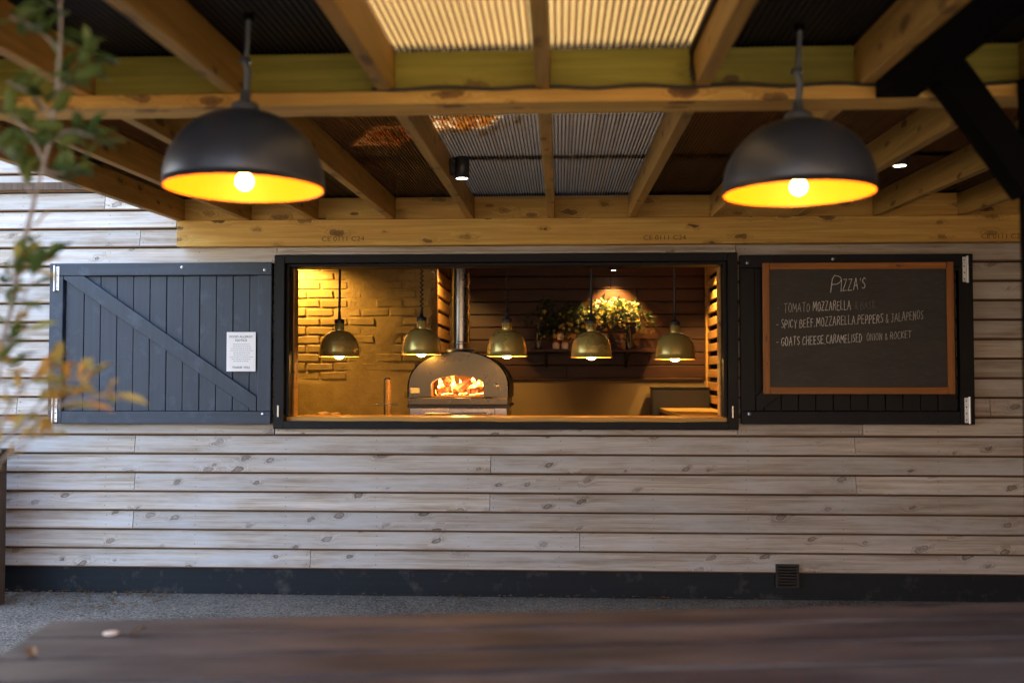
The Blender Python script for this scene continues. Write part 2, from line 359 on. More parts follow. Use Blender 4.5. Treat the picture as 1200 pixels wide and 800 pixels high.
# text -> mesh faces in x/z, facing -y
def letters(txt, size, x, y, z, width=None, bold=0.0):
    cu = bpy.data.curves.new('t', 'FONT'); cu.body = txt; cu.size = size; cu.align_x = 'CENTER'; cu.offset = bold
    o = bpy.data.objects.new('t', cu); COL.objects.link(o)
    dg = bpy.context.evaluated_depsgraph_get(); me = bpy.data.meshes.new_from_object(o.evaluated_get(dg))
    xs = [v.co.x for v in me.vertices] or [0]; wd = max(xs) - min(xs); cx = (max(xs) + min(xs)) / 2
    k = 1.0 if not width else width / max(wd, 1e-6)
    vs = [(x + (v.co.x - cx) * k, y, z + v.co.y) for v in me.vertices]; fs = [tuple(p.vertices) for p in me.polygons]
    bpy.data.objects.remove(o); bpy.data.curves.remove(cu); bpy.data.meshes.remove(me)
    return vs, fs

# ================================================================== SETTING
GZ = 0.0
g = MB(); n = 40
g.add([(-60, -60, 0), (60, -60, 0), (60, 60, 0), (-60, 60, 0)], [(0, 1, 2, 3)])
struct(g.build('ground', 'ground'))

# ------------------------------------------------------------------ the clad wall
WL, WR, WTOP = -9.5, 4.6, 4.0   # plus a thin upper storey to 5.3
wall = thing('clad_wall', 'pale weathered horizontal timber clad wall of the serving kitchen above a black plinth', 'wall', (0, 0, 0))
yb = -0.022
zrow0 = (ZY(662, yb, 60) + ZY(674.6, yb, 1140)) / 2
zline = (ZY(288, yb, 60) + ZY(490.5, yb, 1140) + 0) / 2
PIT = ((ZY(288, yb, 60) - ZY(662, yb, 60)) / 17 + (ZY(490.5, yb, 1140) - ZY(674.6, yb, 1140)) / 8) / 2
HX0, HX1 = XY(321, -0.06), XY(865, -0.06)          # hatch outer frame
HZ0, HZ1 = ZY(502.7, -0.06), ZY(297.5, -0.06)
def board(x0, x1, zb, lo=None, hi=None):
    lo = zb if lo is None else lo; hi = zb + PIT - 0.0068 if hi is None else hi
    fy = lambda z: -0.0255 + 0.020 * (z - zb) / PIT
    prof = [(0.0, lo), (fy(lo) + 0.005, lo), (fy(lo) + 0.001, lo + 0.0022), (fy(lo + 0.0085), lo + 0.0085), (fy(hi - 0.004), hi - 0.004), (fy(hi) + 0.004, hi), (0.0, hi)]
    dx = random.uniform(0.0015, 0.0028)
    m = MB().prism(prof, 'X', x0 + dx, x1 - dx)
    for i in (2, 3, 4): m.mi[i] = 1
    if lo == zb: nails.append((x0, x1, zb))
    return m.build('board', ['clad', 'cladedge'], wall)
nails = []
joints = {0: [365], 1: [679], 2: [158], 3: [574], 4: [159, 1002], 5: [575], 6: [159, 1001], 7: [322, 1010], 8: [20, 1160], 17: [162, 620], 16: [40], 18: [205], 19: [120], 20: [30]}
nrow = 24
for k in range(nrow):
    zb = zrow0 + k * PIT; zt = zb + PIT
    js = [XY(p, yb) for p in joints.get(k, [])]
    cuts = sorted([WL] + js + [WR])
    for a, b in zip(cuts, cuts[1:]):
        if zt <= HZ0 + 0.002 or zb >= HZ1 - 0.002: board(a, b, zb); continue
        if a < HX0: board(a, min(b, HX0), zb)
        if b > HX1: board(max(a, HX1), b, zb)
        x0, x1 = max(a, HX0), min(b, HX1)
        if x1 > x0:
            if zb < HZ0 - 0.004: board(x0, x1, zb, zb, HZ0 - 0.001)
            if zt > HZ1 + 0.004: board(x0, x1, zb, HZ1 + 0.001, zt - 0.0015)
# backing; the thin upper storey skin has an unseen gap added to throw a sun patch on the roof sheets
SUN_GAP_SKIN = [(WL, -1.82, 4.0, 5.3), (-1.29, WR, 4.0, 5.3), (-1.819, -1.291, 4.52, 5.3), (-1.48, -1.291, 4.002, 4.30), (-1.819, -1.64, 4.38, 4.518), (-1.56, -1.481, 4.002, 4.12)]
ztop = zrow0 + nrow * PIT
PL = zrow0 - 0.002
for nm, a in (('wall_backing', (WL, HX0 + 0.03, 0.001, 0.16, GZ, WTOP)), ('wall_backing', (HX1 - 0.03, WR, 0.001, 0.16, GZ, WTOP)),
          ('wall_backing', (HX0 + 0.03, HX1 - 0.03, 0.001, 0.16, GZ, HZ0 + 0.03)), ('wall_backing', (HX0 + 0.03, HX1 - 0.03, 0.001, 0.16, HZ1 - 0.03, WTOP))):
    box(nm, *a, 'membrane', wall, 0)
box('upper_storey_face', WL, WR, -0.012, -0.0005, ztop + 0.002, WTOP, 'clad', wall, 0)
box('plinth', WL, WR, -0.012, -0.0005, -0.05, PL, 'bitumen', wall, 0.003)
for a, b, c, d in SUN_GAP_SKIN: box('upper_storey_face', a, b, -0.012, 0.03, c + 0.002, d, 'clad', wall, 0)
nm = MB()
for x0, x1, zb in nails:
    if zb > 2.9: continue
    xs = [x0 + 0.025, x1 - 0.025]; x = math.ceil(x0 / 0.6) * 0.6
    while x < x1 - 0.1: xs.append(x + random.uniform(-.008, .008)); x += 0.6
    for x in xs:
        for f in (0.25, 0.72):
            z = zb + PIT * f; y = -0.0255 + 0.020 * f - 0.0012; r = 0.0032
            nm.add([(x + r * math.cos(a * math.pi / 3), y, z + r * math.sin(a * math.pi / 3)) for a in range(6)], [tuple(range(6))])
nm.build('nail_heads', 'nail', wall)['kind'] = 'stuff'
# flashing trim high on the left
box('trim_board', WL, XY(150, -0.05), -0.055, -0.026, ZY(223, -0.05, 30), ZY(214, -0.05, 30), 'fence', wall)
# drip lath above the hatch
box('drip_lath', XY(322, -0.06), XY(863, -0.06), -0.058, -0.026, HZ1 + 0.003, HZ1 + 0.021, 'clad', wall, 0.003)
# air vent
vx0, vx1 = XY(909, -0.03, 670), XY(936, -0.03, 670); vz1, vz0 = ZY(660.5, -0.03, 922), ZY(688, -0.03, 922)
vent = box('air_vent', vx0, vx1, -0.030, -0.026, vz0, vz1, 'plastic', wall, 0)
vf = MB()
for a in ((vx0, vx0 + 0.012, vz0, vz1), (vx1 - 0.012, vx1, vz0, vz1), (vx0 + 0.012, vx1 - 0.012, vz0, vz0 + 0.012), (vx0 + 0.012, vx1 - 0.012, vz1 - 0.012, vz1)):
    vf.box(a[0], a[1], -0.042, -0.0302, a[2], a[3])
vf.build('vent_frame', 'plastic', vent)
for i in range(7):
    z = vz0 + 0.017 + i * (vz1 - vz0 - 0.03) / 6.4
    MB().prism([(-0.0305, z + 0.004), (-0.040, z - 0.001), (-0.039, z - 0.003), (-0.0305, z + 0.001)], 'X', vx0 + 0.0125, vx1 - 0.0125).build('slat', 'plastic', vent)

# ------------------------------------------------------------------ low fence end at the left edge
fz = ZY(526, -0.35, 5); fx = XY(7.5, -0.35, 600)
fn = thing('low_fence', 'low dark timber fence end with flat cap at left edge of the wall', 'fence', (fx, -0.4, 0))
box('post', fx - 0.08, fx, -0.44, -0.35, -0.02, fz - 0.02, 'fence', fn)
box('cap_rail', fx - 1.6, fx + 0.03, -0.47, -0.32, fz - 0.0195, fz + 0.005, 'fence', fn)
for i in range(10):
    box('pale', fx - 0.23 - i * 0.145, fx - 0.09 - i * 0.145, -0.40, -0.38, 0.03, fz - 0.0198, 'fence', fn)

# ------------------------------------------------------------------ kitchen shell
KF, KC = 0.02, 2.50
YBK, YBR = 3.0, 1.5
XC = XY(505, YBR)                 # corner of brick wall
XP = XY(827, YBK)                 # partition
struct(box('kitchen_floor', -2.7, 1.9, 0.165, YBK + 0.2, -0.05, KF, 'sheet_black', None, 0))
struct(box('kitchen_ceiling', -2.7, 1.9, 0.165, YBK + 0.2, KC, KC + 0.05, 'ceil', None, 0))
for a in ((-2.76, -2.701, 0.165, YBK + 0.2), (1.901, 1.96, 0.165, YBK + 0.2)): struct(box('kitchen_side_wall', a[0], a[1], a[2], a[3], -0.05, KC + 0.05, 'ceil', None, 0))
struct(box('kitchen_back_wall', -2.76, 1.96, YBK + 0.2, YBK + 0.26, -0.05, KC + 0.05, 'ceil', None, 0))
bw = thing('brick_wall', 'cream painted rough brick wall inside the kitchen behind the left brass lamps', 'wall', ((-2.7 + XC) / 2, YBR, KF))
box('wall_core', -2.7, XC - 0.004, YBR + 0.008, YBR + 0.22, KF, KC - 0.002, 'brick', bw, 0)
brs = []
for k in range(4):
    b = MB(); vs = []
    rr = random.Random(k)
    for x in (-0.105, 0.105):
        for y in (-0.05, 0.0):
            for z in (-0.0305, 0.0305): vs.append((x + rr.uniform(-.006, .006), y + (rr.uniform(-.002, .004) if y < 0 else 0), z + rr.uniform(-.004, .004)))
    b.add(vs, [(0, 1, 3, 2), (4, 6, 7, 5), (0, 4, 5, 1), (2, 3, 7, 6), (0, 2, 6, 4), (1, 5, 7, 3)])
    me = b.mesh('brick', 'brick'); bm = bmesh.new(); bm.from_mesh(me); bmesh.ops.bevel(bm, geom=bm.edges, offset=0.007, segments=1, affect='EDGES'); bm.to_mesh(me); bm.free(); brs.append(me)
for r in range(20):
    z = 1.06 + r * 0.0735
    if z > KC - 0.05: break
    x = -2.62 + (0.1125 if r % 2 else 0)
    while x < XC - 0.10:
        u = (x - XY(343, YBR)) / (XY(505, YBR) - XY(343, YBR))
        mid = 0.36 < u < 0.78 or (z < 1.42 and u < 0.9)
        if x > XY(325, YBR) and not (mid and z < 1.42 and random.random() < 0.8):
            o = bpy.data.objects.new('brick', random.choice(brs)); link(o, bw)
            o.location = (x, YBR + 0.044 + random.uniform(-0.004, 0.005) + (0.001 if mid else 0), z); o.rotation_euler = (random.uniform(-.02, .02), random.uniform(-.02, .02), random.uniform(-.03, .03))
        x += 0.225
# thick plaster patch over the middle bricks
pp = MB(); nx, nz = 26, 30
x0, x1 = XY(343, YBR) - 0.25, XC - 0.16
def patchy(x, z):
    u = (x - XY(343, YBR)) / (XC - XY(343, YBR))
    hgt = 0.0062 + 0.004 * math.sin(x * 9) * math.sin(z * 7 + 1) + random.uniform(-.0012, .0012)
    e = min(1, max(0, (u - 0.26 + 0.05 * math.sin(z * 11)) / 0.1)) * min(1, max(0, (0.86 - u + 0.04 * math.sin(z * 13 + 2)) / 0.1))
    if z < 1.44: e = max(e, min(1, (1.44 - z) / 0.03))
    return YBR + 0.012 - (hgt + 0.008) * e + 0.012 * (1 - e)
for i in range(nx + 1):
    for j in range(nz + 1):
        x = x0 + (x1 - x0) * i / nx; z = 1.0 + (KC - 1.0) * j / nz; pp.v.append((x, patchy(x, z), z))
pp.f = [(i * (nz + 1) + j, (i + 1) * (nz + 1) + j, (i + 1) * (nz + 1) + j + 1, i * (nz + 1) + j + 1) for i in range(nx) for j in range(nz)]
pp.mi = [0] * len(pp.f); pp.sm = [True] * len(pp.f)
pp.build('render_coat', 'brick', bw)
# ragged quoin at the corner
for r in range(20):
    z = 1.06 + r * 0.0735
    if z > KC - 0.05: break
    o = bpy.data.objects.new('brick', random.choice(brs)); link(o, bw); o.scale = (0.55, 1.6, 1)
    o.location = (XC - 0.05 + random.uniform(-0.012, 0.02), YBR + 0.09 + random.uniform(-0.01, 0.01), z)
# return screen of slats lit by a spot
rs = thing('slatted_return', 'warmly lit strip of horizontal timber slats behind the oven flue', 'wall', (XC, 2.3, KF))
box('backing', XC - 0.07, XC - 0.035, YBR + 0.23, YBK - 0.005, KF, KC - 0.002, 'dark', rs, 0)
box('corner_post', XC - 0.034, XC + 0.02, YBR + 0.24, YBR + 0.31, KF, KC - 0.002, 'slatY', rs)
z = 1.15
while z < KC - 0.1:
    box('slat', XC - 0.034, XC - 0.008, YBR + 0.32, YBK - 0.01, z, z + 0.092, 'slatY', rs, 0.003); z += 0.122
# back plank wall with plaster dado
bk = thing('plank_wall', 'dark red brown horizontal plank wall at the back of the kitchen over beige plaster', 'wall', (0.2, YBK, KF))
box('wall_core', XC - 0.03, 1.88, YBK + 0.03, YBK + 0.15, KF, KC - 0.002, 'dark', bk, 0)
zd = ZY(444, YBK - 0.03, 700)
box('dado', XC - 0.03, 1.88, YBK, YBK + 0.029, KF, zd - 0.012, 'plaster', bk, 0)
box('dado_rail', XC - 0.02, XP - 0.02, YBK - 0.035, YBK + 0.029, zd - 0.0115, zd + 0.012, 'mahog', bk)
z = zd + 0.014
while z < KC - 0.02:
    for a, b in ((XC - 0.03, 0.35 + random.uniform(-.4, .4)), (None, 1.88)):
        if a is None: a = lastb + 0.002
        box('plank', a, b, YBK + random.uniform(-0.004, 0.004), YBK + 0.029, z, min(z + 0.113, KC - 0.004), 'mahog', bk, 0.004); lastb = b
    z += 0.121
# right slatted partition
pt = thing('slatted_partition', 'open slatted timber partition lit amber at the right end of the kitchen', 'wall', (XP, 2.2, KF))
box('upright', XP - 0.012, XP + 0.03, YBK - 0.10, YBK - 0.05, KF, KC - 0.002, 'slatY', pt)
box('backing', XP + 0.16, XP + 0.2, 0.17, YBK - 0.006, KF, KC - 0.002, 'dark', pt, 0)
z = 1.06
while z < KC - 0.1:
    box('slat', XP + 0.002, XP + 0.024, 0.20, YBK - 0.11, z, z + 0.072, 'slatY', pt, 0.003); z += 0.118

# ================================================================== THINGS ON THE WALL
# ------------------------------------------------------------------ hatch frame
hf = thing('hatch_frame', 'black painted timber frame round the wide serving hatch', 'window frame', ((HX0 + HX1) / 2, 0, HZ0))
xi0, xi1 = XY(333, -0.06), XY(853.5, -0.06); zi1 = ZY(307, -0.06); zi0 = ZY(493.8, -0.06)
box('jamb', HX0, xi0, -0.068, 0.05, HZ0, HZ1, 'blackZ', hf); box('jamb', xi1, HX1, -0.068, 0.05, HZ0, HZ1, 'blackZ', hf)
box('head', xi0 + 0.0005, xi1 - 0.0005, -0.064, 0.05, zi1, HZ1, 'blackX', hf); box('sill', xi0 + 0.0005, xi1 - 0.0005, -0.072, 0.0, HZ0, zi0, 'blackX', hf)
xj0, xj1 = XY(340, 0.0), XY(847, 0.0)
box('stop', xi0 + 0.0007, xj0, -0.03, 0.15, zi0 + 0.03, zi1 - 0.001, 'blackZ', hf); box('stop', xj1, xi1 - 0.0007, -0.03, 0.15, zi0 + 0.03, zi1 - 0.001, 'blackZ', hf)
box('head_stop', xj0 + 0.0007, xj1 - 0.0007, -0.03, 0.15, zi1 - 0.02, zi1 - 0.001, 'blackX', hf)
box('edge_bead', xj0 + 0.0005, xj0 + 0.012, 0.06, 0.155, zi0 + 0.03, zi1 - 0.022, 'slatY', hf, 0.002)
box('edge_bead', xj1 - 0.012, xj1 - 0.0005, 0.06, 0.155, zi0 + 0.03, zi1 - 0.022, 'slatY', hf, 0.002)
for x in (XY(326, -0.07, 485), XY(858.5, -0.07, 480)):
    box('latch_keep', x - 0.006, x + 0.006, -0.078, -0.0685, ZY(489, -0.07), ZY(475, -0.07), 'steel', hf, 0.002)
ct = tag(box('serving_counter', xi0 + 0.001, xi1 - 0.001, 0.002, 0.34, zi0 - 0.02, ZY(489.0, 0.0), 'oak', None, 0.004), 'oiled honey coloured timber serving counter along the hatch sill', 'counter')

# ------------------------------------------------------------------ shutters
def shutter(label, x0, x1, z0, z1, mats, mirror):
    mz, mx = mats
    t = thing('shutter', label, 'shutter', ((x0 + x1) / 2, -0.05, z0), 'shutters folded back beside the hatch')
    sx = (lambda x: x0 + x1 - x) if mirror else (lambda x: x)
    wpx = (x1 - x0) / 260.5; st = 16 * wpx; rl = 0.082
    def bx(nm, a, b, *r, **k): a, b = sx(a), sx(b); return box(nm, min(a, b), max(a, b), *r, **k)
    bx('stile', x0, x0 + st, -0.078, -0.030, z0, z1 - rl - 0.001, mat=mz, parent=t) ; bx('stile', x1 - st, x1, -0.078, -0.030, z0 + rl + 0.001, z1 - rl - 0.001, mat=mz, parent=t)
    bx('rail', x0, x1, -0.080, -0.030, z1 - rl, z1, mat=mx, parent=t); bx('rail', x0 + st + 0.001, x1, -0.080, -0.030, z0, z0 + rl, mat=mx, parent=t)
    xs = [x0 + st + 0.008]; 
    p = 96
    while p < 300: xs.append(x0 + (p - 57) * wpx); p += 19.5
    xs.append(x1 - st - 0.001)
    for a, b in zip(xs, xs[1:]):
        bx('plank', a + 0.0016, b - 0.0016, -0.052 + random.uniform(-.0015, .0015), -0.032, z0 + rl + 0.0012, z1 - rl - 0.0012, mat=mz, parent=t)
    # brace
    zt, zb = z1 - rl - 0.002, z0 + rl + 0.002; xa, xb = x0 + st + 0.004, x1 - st - 0.004
    poly = [(xa, zt), (xa + 0.135, zt), (xb, zb + 0.095), (xb, zb), (xb - 0.02, zb), (xa, zt - 0.02)]
    poly = [(sx(x), z) for x, z in poly]
    MB().prism(poly, 'Y', -0.079, -0.0545).build('brace', mz, t, 0.003)
    # strap hinges: plate, knuckle and screws
    for zz in (z1 - 0.10, z0 + 0.09):
        hx = sx(x0 + 9 * wpx)
        h = box('hinge', hx - 0.016, hx + 0.016, -0.0845, -0.0803 if zz > z0 + 0.2 else -0.0785, zz - 0.08, zz + 0.08, 'galv', t, 0.002)
        h.matrix_parent_inverse = Matrix.Translation(t.location).inverted()
        kx = hx + (0.012 if mirror else -0.012)
        MB().tube([(kx, -0.091, zz - 0.085), (kx, -0.091, zz + 0.085)], 0.0075, 10).build('knuckle', 'galv', h)
        for dz in (-0.06, -0.02, 0.02, 0.06):
            MB().lathe([(0.0, 0.003), (0.004, 0.002), (0.0048, 0)], (hx + (-0.006 if mirror else 0.006), -0.0846, zz + dz), 10, 0, Matrix.Rotation(R(90), 3, 'X')).build('screw', 'steel', h)
    for bxp, bz in ((x1 - 8 * wpx, z1 - 0.05), (x1 - 9 * wpx, z0 + 0.065), (x0 + 156 * wpx, z1 - 0.03)):
        MB().lathe([(0.0, 0.006), (0.008, 0.0045), (0.0115, 0.0)], (sx(bxp), -0.0802, bz), 14, 0, Matrix.Rotation(R(90), 3, 'X')).build('coach_bolt', 'galv', t)
    return t
shutter('navy painted ledged and braced timber shutter left of the hatch', XY(56.5, -0.08), XY(317.5, -0.08), ZY(496.5, -0.08, 190), ZY(308, -0.08, 190), ('navyZ', 'navyX'), False)
RX0, RX1, RZ0, RZ1 = XY(868.5, -0.08), XY(1142, -0.08), ZY(497, -0.08, 1000), ZY(298, -0.08, 1000)
shutter('timber shutter darkened to black for shade, right of the hatch behind the framed chalkboard', RX0, RX1, RZ0, RZ1, ('blackZ', 'blackX'), True)  # black instead of navy: the shade under the canopy is in the colour

# ------------------------------------------------------------------ paper notice
ny = -0.0805
nt = thing('paper_notice', 'white printed food allergy notice pinned on the navy shutter', 'notice', (XY(282, ny), ny, ZY(435, ny, 282)))
nx0, nx1, nz0, nz1 = XY(265.5, ny), XY(299.5, ny), ZY(435, ny, 282), ZY(389, ny, 282)
box('sheet', nx0, nx1, ny - 0.0012, ny, nz0, nz1, 'paper', nt, 0)
cx = (nx0 + nx1) / 2; wn_ = nx1 - nx0; H = nz1 - nz0; yl = ny - 0.0018
tb = MB()
for txt, zf, sz, wd in (('FOOD ALLERGY', 0.855, 0.020, 0.80), ('NOTICE', 0.765, 0.020, 0.40), ('THANK YOU', 0.075, 0.020, 0.60)):
    tb.add(*letters(txt, sz, cx, yl, nz0 + H * zf, wn_ * wd, 0.0004))
tb.build('heading', 'ink', nt)
tb = MB()
for i in range(9):
    zl = nz0 + H * (0.68 - i * 0.054); ww = wn_ * random.uniform(0.5, 0.78); x = cx - ww / 2
    while x < cx + ww / 2:
        l = random.uniform(0.006, 0.016); tb.add([(x, yl, zl), (x + l, yl, zl), (x + l, yl, zl + 0.0048), (x, yl, zl + 0.0048)], [(0, 1, 2, 3)]); x += l + 0.004
tb.build('small_print', 'inkpale', nt)

# ------------------------------------------------------------------ chalkboard
cy = -0.082
cb = thing('chalkboard', 'framed chalkboard with handwritten pizza menu hung on the right shutter', 'chalkboard', (XY(1005, cy), cy, ZY(461, cy, 1005)))
def cp(px, py): p = PY(px, py, cy - 0.02); return p.x, p.z
bx0, bx1, bz0, bz1 = XY(893, cy, 385), XY(1116.5, cy, 385), ZY(461.5, cy, 1005), ZY(308, cy, 1005)
fw = 0.044
box('slate_panel', bx0 + 0.02, bx1 - 0.02, cy - 0.014, cy, bz0 + 0.02, bz1 - 0.02, 'slate', cb, 0)
for nm, x0_, x1_, z0_, z1_, m in (('frame_rail', bx0 + fw + .0005, bx1 - fw - .0005, bz1 - fw, bz1, 'frameX'), ('frame_rail', bx0 + fw + .0005, bx1 - fw - .0005, bz0, bz0 + fw, 'frameX'), ('frame_stile', bx0, bx0 + fw, bz0, bz1, 'frameZ'), ('frame_stile', bx1 - fw, bx1, bz0, bz1, 'frameZ')):
    box(nm, x0_, x1_, cy - 0.032, cy - 0.0145, z0_, z1_, m, cb, 0.004)
G = {'A': [[(0, 0), (.32, 1), (.66, 0)], [(.12, .36), (.55, .38)]], 'B': [[(0, 0), (.02, 1), (.42, .95), (.5, .75), (.38, .55), (.02, .5)], [(.36, .53), (.58, .36), (.55, .12), (.35, 0), (0, 0)]],
 'C': [[(.6, .85), (.38, 1), (.13, .86), (0, .5), (.1, .13), (.34, 0), (.62, .14)]], 'D': [[(0, 0), (.02, 1), (.34, .93), (.58, .6), (.55, .28), (.3, .02), (0, 0)]],
 'E': [[(.52, 1), (0, .98), (.02, 0), (.55, .02)], [(0, .52), (.42, .54)]], 'F': [[(.52, 1), (0, .98), (.02, 0)], [(0, .52), (.42, .54)]],
 'G': [[(.6, .86), (.36, 1), (.1, .82), (0, .45), (.12, .1), (.38, 0), (.6, .18), (.6, .42), (.36, .42)]], 'H': [[(0, 0), (.02, 1)], [(.55, 0), (.56, 1)], [(0, .5), (.56, .52)]],
 'I': [[(.1, 0), (.12, 1)]], 'J': [[(.1, 1), (.55, 1)], [(.4, 1), (.4, .2), (.25, 0), (.02, .15)]], 'K': [[(0, 0), (.02, 1)], [(.52, 1), (.02, .48), (.56, 0)]], 'L': [[(0, 1), (.02, 0), (.5, .03)]],
 'M': [[(0, 0), (.06, 1), (.38, .35), (.7, 1), (.76, 0)]], 'N': [[(0, 0), (.03, 1), (.54, .02), (.57, 1)]], 'O': [[(.3, 1), (.08, .82), (0, .45), (.12, .08), (.32, 0), (.55, .15), (.6, .55), (.5, .9), (.3, 1)]],
 'P': [[(0, 0), (.02, 1), (.45, .94), (.54, .7), (.4, .5), (.02, .46)]], 'R': [[(0, 0), (.02, 1), (.45, .94), (.52, .72), (.38, .53), (.02, .48)], [(.28, .5), (.58, 0)]],
 'S': [[(.52, .88), (.3, 1), (.08, .85), (.1, .62), (.42, .42), (.5, .18), (.28, 0), (.02, .13)]], 'T': [[(0, .98), (.62, 1)], [(.32, 1), (.3, 0)]], 'U': [[(0, 1), (.03, .2), (.25, 0), (.5, .15), (.54, 1)]],
 'V': [[(0, 1), (.3, 0), (.6, 1)]], 'W': [[(0, 1), (.2, 0), (.4, .7), (.6, 0), (.8, 1)]], 'Y': [[(0, 1), (.28, .5), (.56, 1)], [(.28, .5), (.26, 0)]], 'Z': [[(.02, .98), (.54, 1), (0, .02), (.58, 0)]],
 '&': [[(.6, 0), (.15, .68), (.2, .92), (.36, .98), (.44, .8), (.08, .32), (.1, .08), (.3, 0), (.6, .38)]], '.': [[(.06, .0), (.1, .06)]], "'": [[(.12, 1.05), (.06, .8)]], '-': [[(0, .45), (.42, .48)]], ' ': []}
def chalk_line(txt, a, b, h, mat, wid=0.0032, slant=0.05):
    """a, b: photo pixels of the baseline ends; h: letter height in photo pixels"""
    (xa, za), (xb, zb) = cp(*a), cp(*b); kh = (cp(a[0], a[1] - h)[1] - za)
    adv = []; x = 0
    for ch in txt:
        st = G[ch]; wch = max([p[0] for s in st for p in s] or [0.3]); sc = random.uniform(.92, 1.05); adv.append((x, sc)); x += (wch + 0.26 if st else 0.42)
    tot = x - 0.26; kx = (xb - xa) / tot; m = MB(); yy = cy - 0.0152
    for ch, (x, sc) in zip(txt, adv):
        dz = random.uniform(-.05, .05)
        for st in G[ch]:
            # soften each stroke with two rounds of corner cutting
            pts = [Vector((p[0] + random.uniform(-.03, .03), p[1] * sc + dz + random.uniform(-.03, .03))) for p in st]
            if len(pts) > 2 and ch in 'BCDGJOPRSU&':
                q = [pts[0]]
                for i in range(len(pts) - 1): q += [pts[i].lerp(pts[i + 1], .25), pts[i].lerp(pts[i + 1], .75)]
                pts = q + [pts[-1]]
            W = []
            for p in pts:
                X = xa + (x + p.x + p.y * slant) * kx; f = (X - xa) / (xb - xa); W.append(Vector((X, za + (zb - za) * f + p.y * kh)))
            for i in range(len(W) - 1):
                t = (W[i + 1] - W[i]); 
                if t.length < 1e-6: continue
                t.normalize(); nn = Vector((-t.y, t.x)) * wid * 0.42 * random.uniform(.8, 1.2); e = t * wid * 0.3
                A, B = W[i] - e, W[i + 1] + e; yj = yy - random.uniform(0, .0008)
                m.add([(A.x - nn.x, yj, A.y - nn.y), (B.x - nn.x, yj, B.y - nn.y), (B.x + nn.x, yj, B.y + nn.y), (A.x + nn.x, yj, A.y + nn.y)], [(0, 1, 2, 3)])
    m.build('chalk_lettering', mat, cb)
chalk_line('P', (973, 343), (984, 343), 21, 'chalk', .0045, .15)
chalk_line("IZZA'S", (985, 341), (1014, 338), 13, 'chalk', .004, .1)
chalk_line('-', (911, 364), (914, 364), 8, 'chalkfaint')
chalk_line('TOMATO', (919, 366), (949, 365), 10.5, 'chalkmid')
chalk_line('MOZZARELLA', (953, 364.5), (997, 362.5), 11, 'chalk', .0038)
chalk_line('& BASIL', (1002, 362.5), (1027, 361), 9, 'chalkfaint')
chalk_line('- SPICY BEEF.', (910, 385), (955, 382.5), 10, 'chalk')
chalk_line('MOZZARELLA.PEPPERS', (957, 382.5), (1035, 378), 10.5, 'chalk', .0034)
chalk_line('& JALAPENOS', (1038, 378), (1082, 373.5), 10, 'chalkmid')
chalk_line('- GOATS CHEESE.', (910, 405.5), (967, 402.5), 10, 'chalk', .0036)
chalk_line('CARAMELISED', (968.5, 402.5), (1010, 400), 10, 'chalk', .0034)
chalk_line('ONION & ROCKET', (1016, 399.5), (1068, 395.5), 8.5, 'chalkmid')

# ================================================================== CANOPY
YW = -0.12
zr_w = ZY(255.5, YW, 600); YM = -3.26; zr_m = ZY(104, YM, 637)
slope = (zr_w - zr_m) / (YW - YM)
RB = lambda y: zr_m + slope * (y - YM)          # underside of the rafters
RH, RW, YF = 0.145, 0.046, -5.05
cpx = [209, 288, 367, 458, 551, 646, 741, 838, 936, 1030]
RX = [PY(p, 257, YW).x for p in cpx]
while RX[-1] < 3.9: RX.append(RX[-1] + 0.53)
can = thing('canopy', 'pine timber canopy of rafters, beams and ribbed roof sheets over the hatch', 'canopy', (0, -3.3, 0))
for x in RX:
    y0, y1 = -0.027, YF
    m = MB(); vs = []
    for y in (y0, y1):
        for z in (RB(y), RB(y) + RH):
            vs += [(x - RW / 2, y, z), (x + RW / 2, y, z)]
    m.add(vs, [(0, 1, 3, 2), (4, 6, 7, 5), (0, 4, 5, 1), (2, 3, 7, 6), (0, 2, 6, 4), (1, 5, 7, 3)])
    m.build('rafter', 'pineY', can, 0.003)
wbz1 = RB(YW) - 0.001; wbz0 = ZY(286.5, YW, 600); XE = XY(207, YW, 270)
wb = box('wall_beam', XE, RX[-1] + 0.02, YW, -0.026, wbz0, wbz1, 'pineX', can, 0.004)
# rough sawn offcut where rafters notch: blocking between rafters at the wall
for a, b in zip(RX, RX[1:]):
    box('blocking', a + RW / 2 + 0.001, b - RW / 2 - 0.001, -0.075, -0.027, wbz1 + 0.006, RB(-.07) + RH + 0.001, 'pineX', can, 0.002)
    box('blocking', a + RW / 2 + 0.001, b - RW / 2 - 0.001, YM + 0.045, YM + 0.09, RB(YM) + 0.001, RB(YM + .05) + RH - 0.004, 'green', can, 0.003)
mbz0 = ZY(120.5, YM, 600)
box('cross_beam', RX[0] - 0.02, RX[-1] + 0.02, YM, YM + 0.145, mbz0, RB(YM) - 0.001, 'pineX', can, 0.004)
box('cross_beam', RX[0] - 0.02, RX[-1] + 0.02, -4.98, -4.84, RB(-4.98) - 0.06, RB(-4.98) - 0.001, 'pineX', can, 0.004)
# timber grade stamps on the wall beam
sm = MB(); sy = YW - 0.0012
def stamp(px, txt, wpx):
    z = ZY(282.5 - (px - 400) * 0.004, sy, px)
    sm.add(*letters(txt, 0.042, XY(px + wpx / 2, sy, 280), sy, z, XY(px + wpx, sy) - XY(px, sy)))
for px in (377, 754, 1150): stamp(px, 'CE 0111 C24', 50)
so = sm.build('grade_stamp', 'stamp', wb)
